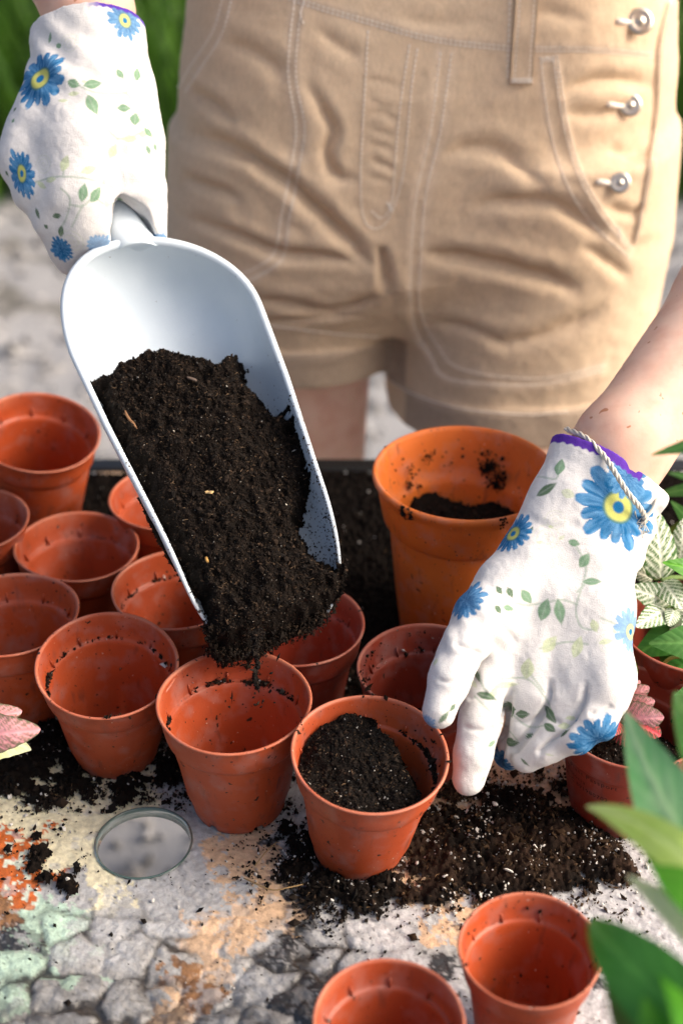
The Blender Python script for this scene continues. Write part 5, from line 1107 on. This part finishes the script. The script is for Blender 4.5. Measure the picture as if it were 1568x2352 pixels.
    for d in [(1420, 1165, 112, 0, 1, .2, 1), (1178, 1226, 60, 0, .95, .1, 2), (1068, 1378, 62, .05, .9, .4, 3, 0), (1448, 1452, 60, .35, .9, .2, 4), (1372, 1700, 66, 0, 1.1, .2, 5, 0), (1152, 1744, 40, 0, 1.1, .5, 6, 0), (983, 1662, 27, .45, .8, 0, 7, 0), (1040, 1700, 34, .35, .6, 0, 8, 0), (1440, 1095, 60, .05, 1, 1.2, 9, 0)]: pr.daisy(d[0], d[1], d[2], d[3], d[4], d[5], d[6], d[7] if len(d) > 7 else 1)
    h = (V-c0)@(nrm/np.linalg.norm(nrm)); along = (V-c0)@e; m = np.clip((h+.0062+.0005*np.sin(along*1500))/.0006, 0, 1)*(along < .018); pr.blend(np.arange(len(V)), m, np.array([.10, .035, .33]))
    # soil smears on thumb and index
    g = np.clip((sn(V, 160, 113, 3)-.25)*4, 0, 1)*np.exp(-((V-P(1045, 1590, .79))**2).sum(1)/.012**2)*.55; pr.blend(np.arange(len(V)), g, np.array([.12, .10, .07]))
    g = np.clip((sn(V, 90, 114, 3)-.1)*2, 0, 1)*np.exp(-((V-P(1120, 1720, .79))**2).sum(1)/.03**2)*.18; pr.blend(np.arange(len(V)), g, np.array([.35, .36, .33]))
    G = finish_glove(V, Q, pr, 'glove', 'white flower print glove pinching the rim of the front pot')
    # twine looped round the wrist
    tw = bez([P(1300, 985, .85), P(1345, 1005, .826), P(1385, 1045, .815), P(1412, 1085, .808), P(1440, 1130, .806), P(1468, 1165, .809), P(1480, 1190, .818), P(1472, 1205, .822)], 90)
    t2 = bez([P(1480, 1190, .818), P(1500, 1168, .82), P(1508, 1140, .826), P(1500, 1118, .832)], 40)
    parts = []
    for ph in (0, 2.1, 4.2):
        T = np.gradient(tw, axis=0); T /= np.linalg.norm(T, axis=1)[:, None]; n_ = np.cross(T, FWD); n_ /= np.linalg.norm(n_, axis=1)[:, None]; b_ = np.cross(T, n_); a_ = np.linspace(0, 46, len(tw))+ph
        v, q, t = tube(tw+(n_*np.cos(a_)[:, None]+b_*np.sin(a_)[:, None])*.0009, .00085, 6); parts += [(v, q), ]
    v, q, t = tube(t2, .0012, 6); parts.append((v, q))
    for k in range(14): a0 = P(1474+RNG.normal(0, 6), 1196+RNG.normal(0, 8), .818); v, q, t = tube([a0, a0+RNG.normal(0, .003, 3), a0+np.array([-.001, 0, -.006])+RNG.normal(0, .003, 3)], .0003, 4); parts.append((v, q))
    V, Fs, _ = join(parts); obj('twine', new_mesh('twine', V, Fs), flat('twine_cotton', (.62, .58, .50), .85, 0, 900, .6), G)
right_glove()

def left_glove():
    f = Field((-.29, .76, .16), (-.06, 1.0, .43), .00082)
    B = lambda *q: [P(*x[:3]) for x in q]
    for (x0, y0, x1, y1, d0, d1, r0, r1) in [(166, -30, 140, 240, .893, .885, .0210, .0215), (210, -30, 205, 240, .889, .881, .0235, .024), (248, -30, 270, 240, .893, .885, .0210, .0215), (210, -30, 205, 240, .910, .90, .0220, .022)]: f.cap(P(x0, y0, d0), P(x1, y1, d1), r0, r1, .010)
    f.chain(B((140, 220, .885), (95, 310, .882), (72, 368, .880)), [.021, .0195, .0185], .012)            # index knuckle at the far left
    f.chain(B((205, 220, .881), (190, 340, .873), (190, 450, .872), (225, 520, .876)), [.025, .0245, .022, .016], .014)
    f.chain(B((270, 220, .885), (292, 330, .880), (306, 430, .880), (330, 500, .884)), [.0225, .0205, .0178, .0140], .012)
    f.chain(B((72, 368, .880), (100, 440, .876), (138, 510, .876), (158, 565, .884), (164, 600, .891)), [.0185, .0160, .0135, .0115, .0090], .008)
    f.chain(B((160, 430, .873), (195, 505, .875), (215, 548, .888)), [.020, .0165, .0125], .010)
    # finger ends curling round the handle on the right side
    for (x, y, dx, dy, d, r) in [(330, 425, 22, 6, .884, .0100), (338, 466, 18, 8, .886, .0098), (340, 502, 19, 8, .888, .0095), (346, 538, 18, 8, .890, .0088)]: f.cap(P(x-22, y-8, d+.006), P(x+dx*.3, y+dy*.3, d), r, r, .0035)
    # crumpled cuff on the left
    f.chain(B((112, 60, .888), (104, 100, .888), (112, 118, .888)), [.0085, .0065, .0050], .007)
    f.chain(B((118, 150, .887), (96, 152, .888)), [.010, .0050], .004)
    e = P(312, 22, .89)-P(105, 38, .89); e /= np.linalg.norm(e); ax = P(208, 30, .895)-P(205, 240, .881); ax /= np.linalg.norm(ax); nrm = ax-e*(ax@e); nrm /= np.linalg.norm(nrm); c0 = (P(312, 20, .875)+P(105, 38, .875))/2; f.cut(c0, nrm)
    q = P(208, 25, .898); a, b = q+nrm*.02, q-nrm*.008; X = f.ax[0][:, None, None]; Y = f.ax[1][None, :, None]; Z = f.ax[2][None, None, :]; ab = b-a; L = ab@ab; t = np.clip(((X-a[0])*ab[0]+(Y-a[1])*ab[1]+(Z-a[2])*ab[2])/L, 0, 1)
    f.F = np.maximum(f.F, -(np.sqrt((X-a[0]-t*ab[0])**2+(Y-a[1]-t*ab[1])**2+(Z-a[2]-t*ab[2])**2)-.0275).astype(np.float32))
    # room for the scoop's handle
    for i in (0, 1, 0, 1):
        lift = .013*(i != 0 or True)*0; pts = [S(.020, -.008, -.006), S(-.010, -.009, -.001), S(-.033, -.012, .005)]; rr = [.0222, .0142, .0040]
        if not hasattr(f, 'k'): f.k = 0
        f.k += 1
        if f.k > 2: pts = [q+S_N*.012 for q in pts]
        a, b = pts[i], pts[i+1]; ab = b-a; L = ab@ab; t = np.clip(((X-a[0])*ab[0]+(Y-a[1])*ab[1]+(Z-a[2])*ab[2])/L, 0, 1); d = np.sqrt((X-a[0]-t*ab[0])**2+(Y-a[1]-t*ab[1])**2+(Z-a[2]-t*ab[2])**2)-(rr[i]+(rr[i+1]-rr[i])*t)
        f.F = np.maximum(f.F, -d.astype(np.float32))
    V, Q = f.mesh(3); N = vnormals(V, Q); dsp = .0010*sn(V, 45, 121, 3)+.0006*np.abs(sn(V, 140, 126, 3))
    wr = lambda c, r, k, dirv, amp: amp*np.exp(-((V-c)**2).sum(1)/r**2)*np.sin(((V-c)@dirv)*k)
    dsp = dsp+wr(P(140, 160, .87), .03, 420, np.array([.45, 0, .9]), .0013)+wr(P(100, 450, .87), .03, 350, np.array([.8, 0, -.5]), .0009)+wr(P(350, 400, .87), .02, 500, np.array([.2, 0, 1]), .0007)
    V = V+N*dsp[:, None]; N = vnormals(V, Q); pr = Print(V, Q, N, .865)
    for v in [[(185, 198), (215, 210), (255, 214), (290, 214), (305, 235), (318, 262), (335, 300)], [(290, 212), (298, 190), (315, 180)], [(225, 262), (240, 290), (270, 318)], [(270, 318), (300, 315), (330, 300)], [(140, 432), (158, 450), (160, 472), (150, 505), (140, 522)], [(160, 470), (190, 472), (215, 455), (245, 470), (268, 462)], [(80, 418), (130, 405), (200, 410), (262, 430)], [(150, 375), (145, 400)], [(190, 470), (175, 500), (165, 520)]]: pr.vine(v, .0004)
    for l in [(169, 191, 34, 22, -20, 1), (193, 186, 12, 8, 0, 0), (213, 192, 46, 26, 15, 1), (212, 240, 54, 30, -65, 1), (170, 214, 30, 12, 5, 0), (145, 230, 26, 10, -5, 0), (276, 169, 28, 17, -50, 1), (315, 169, 38, 20, 80, 1), (285, 247, 34, 20, 5, 1), (310, 272, 32, 24, 80, 1), (341, 304, 30, 17, -40, 1), (299, 318, 38, 18, 5, 0), (328, 308, 22, 16, 0, 0), (259, 346, 38, 22, 60, 0), (149, 374, 42, 24, 70, 0), (205, 389, 42, 20, 20, 0), (117, 412, 32, 14, 5, 0), (96, 425, 32, 14, -30, 0), (191, 441, 46, 24, 78, 1), (220, 446, 46, 24, 55, 1), (245, 469, 24, 15, -60, 3), (265, 472, 18, 12, 60, 3), (274, 457, 16, 9, -20, 1), (115, 85, 30, 10, 80, 1), (135, 104, 18, 13, -20, 1), (131, 495, 26, 14, 10, 2), (140, 530, 32, 16, 75, 2), (86, 490, 30, 12, -70, 2), (106, 520, 14, 10, -60, 2), (341, 344, 24, 12, -70, 1), (357, 338, 22, 10, -70, 1), (16, 398, 16, 9, -60, 2), (34, 250, 14, 8, 45, 2), (30, 276, 12, 8, 45, 1), (240, 415, 16, 9, 60, 0), (325, 502, 22, 10, -20, 3)]: pr.leaf(*l)
    for sx, sy, r in [(165, 555, 32), (100, 378, 24), (160, 98, 26), (345, 120, 20)]: pr.swirl(sx, sy, r)
    for d in [(287, 46, 52, .15, .9, .2, 11), (92, 180, 84, 0, .8, -.5, 12), (50, 398, 66, -.0, .55, .25, 13), (228, 562, 36, .45, .9, 0, 14, 0), (142, 572, 40, 0, .8, .3, 15, 0), (368, 552, 22, .2, 1, 0, 16, 0)]: pr.daisy(d[0], d[1], d[2], max(d[3], 0), d[4], d[5], d[6], d[7] if len(d) > 7 else 1)
    h = (V-c0)@nrm; along = (V-c0)@e; pr.blend(np.arange(len(V)), np.clip((h+.0030+.0004*np.sin(along*1500))/.0006, 0, 1)*np.clip((along-(-.002))/.01, 0, 1), np.array([.09, .04, .36]))
    finish_glove(V, Q, pr, 'glove', 'white flower print glove gripping the handle of the scoop')
left_glove()

# ================================================================== PLANTS
def leaf_mesh(base, tip, width, normal, arch=.15, cup=.15, fold=.0, pal='green', nu=46, nv=25, wav=0., shape=1.0, seed=0, twist=0.):
    base = np.array(base, float); tip = np.array(tip, float); ax = tip-base; L = np.linalg.norm(ax); ax /= L; n = np.array(normal, float); n -= ax*(n@ax); n /= np.linalg.norm(n); sd = np.cross(ax, n)
    s = np.linspace(0, 1, nu)[:, None]; t = np.linspace(-1, 1, nv)[None, :]
    w = width*.5*np.abs(np.sin(math.pi*np.clip(s, 0, 1)**(.62*shape)))**(.55 if pal in ('pink', 'red', 'white') else .85)*(1-.18*s)+.0004; edge = 1+wav*np.sin(s*math.pi*13+seed)*np.abs(t)**3
    x = s*L+0*t; y = w*t*edge; z = arch*L*4*s*(1-s)+cup*w*(t**2)+fold*w*np.abs(t)+wav*w*.35*np.sin(s*34+seed+t)*np.abs(t)**2
    vein_s = s-.30*np.abs(t)*np.clip(w/(.5*width)+.2, 0, 1); nvn = 7; ph = (vein_s*nvn+.5*(t > 0)*.6) % 1; side = np.exp(-((ph-.5)/(.15 if pal == 'white' else .10))**2); mid = np.exp(-(y/(.018*width+.0004))**2)
    z = z-.018*width*(side*(np.abs(t) < .9)+mid*1.3)
    V = base+x[..., None]*ax+y[..., None]*sd+z[..., None]*n
    P2 = np.stack([x, y], -1).reshape(-1, 2)/L; nz = sn(P2, 26, seed+200, 3).reshape(nu, nv); nz2 = sn(P2*[1, 1], 7, seed+300, 2).reshape(nu, nv)
    if pal in ('white', 'pink', 'red'):
        sub = np.exp(-((((vein_s*nvn*3+.9*np.abs(t)*3+nz*.5) % 1)-.5)/.20)**2); v = np.clip(side*1.3+mid*1.5+(.85 if pal == 'white' else .75)*sub*(1-np.abs(t)**4)+.45*nz-(.04 if pal == 'white' else 0), 0, 1)*np.clip((1.02-np.abs(t))/.10, 0, 1)
        A, Bc = {'white': ((.045, .14, .02), (.82, .86, .72)), 'pink': ((.10, .13, .06), (.95, .42, .44)), 'red': ((.030, .045, .018), (.80, .10, .12))}[pal]
        if pal == 'pink': v = np.clip(v+.35*np.clip(1.3-np.abs(t)*1.2, 0, 1), 0, 1)*np.clip((1.0-np.abs(t)+.05*nz)/.12, 0, 1)
        C = np.array(A)*(1-v[..., None])+np.array(Bc)*v[..., None]*(1+.2*nz2[..., None])
    else:
        A, Bc = {'green': ((.045, .18, .03), (.15, .36, .09)), 'dark': ((.04, .20, .025), (.10, .34, .06)), 'lime': ((.45, .64, .10), (.66, .80, .30)), 'teal': ((.13, .44, .15), (.40, .64, .36)), 'pale': ((.62, .74, .34), (.82, .86, .62)), 'olive': ((.05, .09, .012), (.11, .17, .03)), 'mid': ((.05, .24, .015), (.13, .42, .03))}[pal]
        v = np.clip(.35*side+mid+.30+.35*nz2+.1*nz, 0, 1); C = np.array(A)*(1-v[..., None])+np.array(Bc)*v[..., None]
    return V.reshape(-1, 3), gridfaces(nu, nv), C.reshape(-1, 3)
def add_leaf(root, *a, **k):
    V, F, C = leaf_mesh(*a, **k); o = obj('leaf', new_mesh('leaf', V, F, np.clip(C, .004, .9)), M_LEAF2 if k.get('pal') in ('pink', 'red', 'white') else M_LEAF, root, -root.location); return o
def add_stem(root, pts, r, col=(.12, .20, .05), name='stem'):
    v, f, t = tube(bez(pts, 18), r, 8); m = bpy.data.materials.get('stem_%d' % int(col[0]*100)) or flat('stem_%d' % int(col[0]*100), col, .5); return obj(name, new_mesh(name, v, [f, t]), m, root, -root.location)

# red veined plant in the printed pot
rb = PL[13][1]; rt = PL[13][2]; c = rt-np.array([0, 0, .018])+np.array([-.012, .004, 0]); UPZ = (0, -.35, 1)
r = tag(empty('veined_plant', tuple(c)), 'small plant with red and pink veined leaves growing in the printed pot', 'potted plant')
for bp, tp, w, pal, nrm, wv in [((1430, 1650, 0.816), (1524, 1648, 0.802), .0200, 'pink', (.1, -.75, .65), .035), ((1430, 1625, 0.821), (1503, 1610, 0.811), .0150, 'pink', (0, -.85, .5), .035), ((1425, 1605, 0.826), (1490, 1578, 0.816), .0150, 'pink', (0, -.9, .4), .03), ((1425, 1590, 0.831), (1470, 1565, 0.826), .010, 'pink', (0, -.9, .4), .05),
                               ((1425, 1672, 0.811), (1478, 1722, 0.791), .0165, 'red', (-.3, -.5, .8), .03), ((1445, 1660, 0.811), (1517, 1690, 0.801), .0190, 'red', (.2, -.5, .85), .03), ((1420, 1655, 0.816), (1400, 1690, 0.801), .012, 'red', (0, -.6, .7), .03), ((1440, 1560, 0.836), (1458, 1520, 0.831), .010, 'olive', (.3, -.9, .3), .02)]:
    b, t = P(*bp), P(*tp); add_leaf(r, b, t, w, nrm, .10, -.10, pal=pal, wav=wv, seed=int(tp[0])); add_stem(r, [c, (c+b)/2+[0, 0, .004], b], .0009, (.25, .12, .06))
# pink leaf plant entering at the left edge
b0 = Pz(-120, 1720, .0)+np.array([0, 0, .0]); r = tag(empty('veined_plant', tuple(b0)), 'pink veined leaves reaching in at the left edge beside the front pots', 'potted plant')
for bp, tp, w, pal, nrm, wv in [((-80, 1690, .80), (92, 1676, .788), .025, 'pink', (0, -.75, .6), .02), ((-70, 1655, .80), (50, 1634, .795), .017, 'pink', (0, -.75, .6), .02), ((-60, 1700, .815), (72, 1722, .822), .026, 'pale', (0, -.3, 1), .02)]:
    b, t = P(*bp), P(*tp); add_leaf(r, b, t, w, nrm, .12, -.12, pal=pal, wav=wv, seed=int(tp[1])); add_stem(r, [b0, (b0+b)/2+[0, 0, .02], b], .0011, (.25, .12, .06))
pm = pot_mesh('plant_pot', .040, .072, seed=31); o = obj('plant_pot', pm, M_POT2); o.location = Pz(-150, 1650, 0); tag(o, 'plastic pot just outside the left edge holding the pink leaved plant', 'pot', GP)
# white veined plant at the right
c = P(1580, 1480, .93)+np.array([0, 0, -.02]); c[2] = .06; r = tag(empty('veined_plant', tuple(c)), 'white veined green plant at the right edge beside the glove', 'potted plant')
for bp, tp, w, nrm, pal in [((1518, 1330, .87), (1500, 1168, .865), .0225, (.2, -.9, .3), 'white'), ((1540, 1385, .865), (1446, 1350, .855), .0185, (0, -.75, .65), 'white'), ((1530, 1400, .86), (1462, 1440, .845), .0160, (-.1, -.6, .8), 'white'), ((1520, 1335, .865), (1566, 1398, .85), .0180, (.1, -.8, .6), 'white'), ((1500, 1330, .88), (1444, 1306, .88), .011, (0, -.7, .7), 'white'),
                               ((1562, 1290, .88), (1572, 1190, .87), .018, (-.1, -.9, .4), 'white'), ((1590, 1400, .87), (1540, 1450, .86), .016, (0, -.7, .7), 'white'), ((1548, 1400, .855), (1536, 1438, .85), .010, (0, -.7, .7), 'white'), ((1640, 1400, .86), (1566, 1440, .85), .02, (0, -.7, .7), 'white'),
                               ((1640, 1330, .86), (1522, 1292, .845), .018, (0, -.6, .8), 'mid'), ((1600, 1430, .87), (1450, 1510, .86), .026, (.1, -.6, .8), 'dark'), ((1640, 1480, .84), (1490, 1478, .84), .024, (0, -.6, .8), 'green'), ((1650, 1520, .86), (1520, 1540, .86), .030, (0, -.6, .8), 'dark'), ((1600, 1560, .86), (1512, 1488, .87), .026, (-.3, -.7, .6), 'dark'), ((1650, 1590, .83), (1550, 1598, .82), .022, (0, -.6, .8), 'green'), ((1600, 1450, .90), (1470, 1400, .90), .022, (0, -.6, .8), 'olive'), ((1620, 1250, .93), (1540, 1150, .95), .012, (0, -.7, .7), 'green'), ((1640, 1120, .97), (1500, 1140, .99), .010, (0, -.6, .8), 'green'), ((1640, 1180, .97), (1520, 1230, .99), .010, (0, -.6, .8), 'olive')]:
    b, t = P(*bp), P(*tp); add_leaf(r, b, t, w, nrm, .10, -.08, pal=pal, wav=.03 if pal == 'white' else 0, seed=int(tp[0]+tp[1])); add_stem(r, [c, (c+b)/2+[.005, .01, .005], b], .0011)
add_stem(r, [P(1520, 1530, .85), P(1540, 1512, .845), P(1580, 1506, .84)], .0012, (.30, .42, .10))
# broad leaved plant close to the lens on the right
c = np.array([.235, .235, .0]); r = tag(empty('broad_leaved_plant', tuple(c+[0, 0, .07])), 'broad glossy green plant standing close by the lower right corner, out of focus', 'potted plant')
for bp, tp, w, nrm, ar, pal in [((1720, 2180, .50), (1432, 1632, .60), .038, (-.6, -.6, .5), .06, 'teal'), ((1700, 2080, .50), (1345, 1852, .565), .017, (0, -.5, .85), .16, 'lime'), ((1650, 2080, .52), (1455, 1890, .56), .010, (-.2, -.5, .85), .05, 'lime'), ((1740, 2150, .48), (1468, 1935, .54), .036, (.2, -.3, .9), .10, 'mid'),
                                ((1720, 2480, .46), (1352, 2112, .54), .029, (-.5, -.3, .8), .20, 'dark'), ((1720, 2250, .46), (1440, 2010, .545), .013, (0, -.6, .7), .04, 'pale'), ((1640, 2640, .45), (1392, 2262, .50), .026, (-.3, -.5, .8), .08, 'olive'), ((1700, 2700, .42), (1510, 2225, .49), .026, (.4, -.3, .8), .10, 'mid'),
                                ((1720, 1850, .50), (1545, 1590, .60), .030, (-.7, -.4, .5), .04, 'green'), ((1760, 1000, .62), (1495, 1045, .66), .014, (0, -.4, .9), .05, 'green'), ((1760, 1160, .62), (1535, 1085, .66), .010, (0, -.4, .9), .04, 'green'), ((1560, 2620, .44), (1480, 2290, .48), .020, (.1, -.5, .9), .06, 'mid')]:
    b, t = P(*bp), P(*tp); add_leaf(r, b, t, w, nrm, ar, -.10, pal=pal, seed=int(tp[0])); add_stem(r, [c+[0, 0, .06], (c+b)/2+[.01, 0, .02], b], .0022, (.12, .25, .05))
pm = pot_mesh('plant_pot', .060, .085, seed=33); o = obj('plant_pot', pm, M_POT2); o.location = c; tag(o, 'plastic pot of the broad leaved plant, just outside the right edge', 'pot', GP)
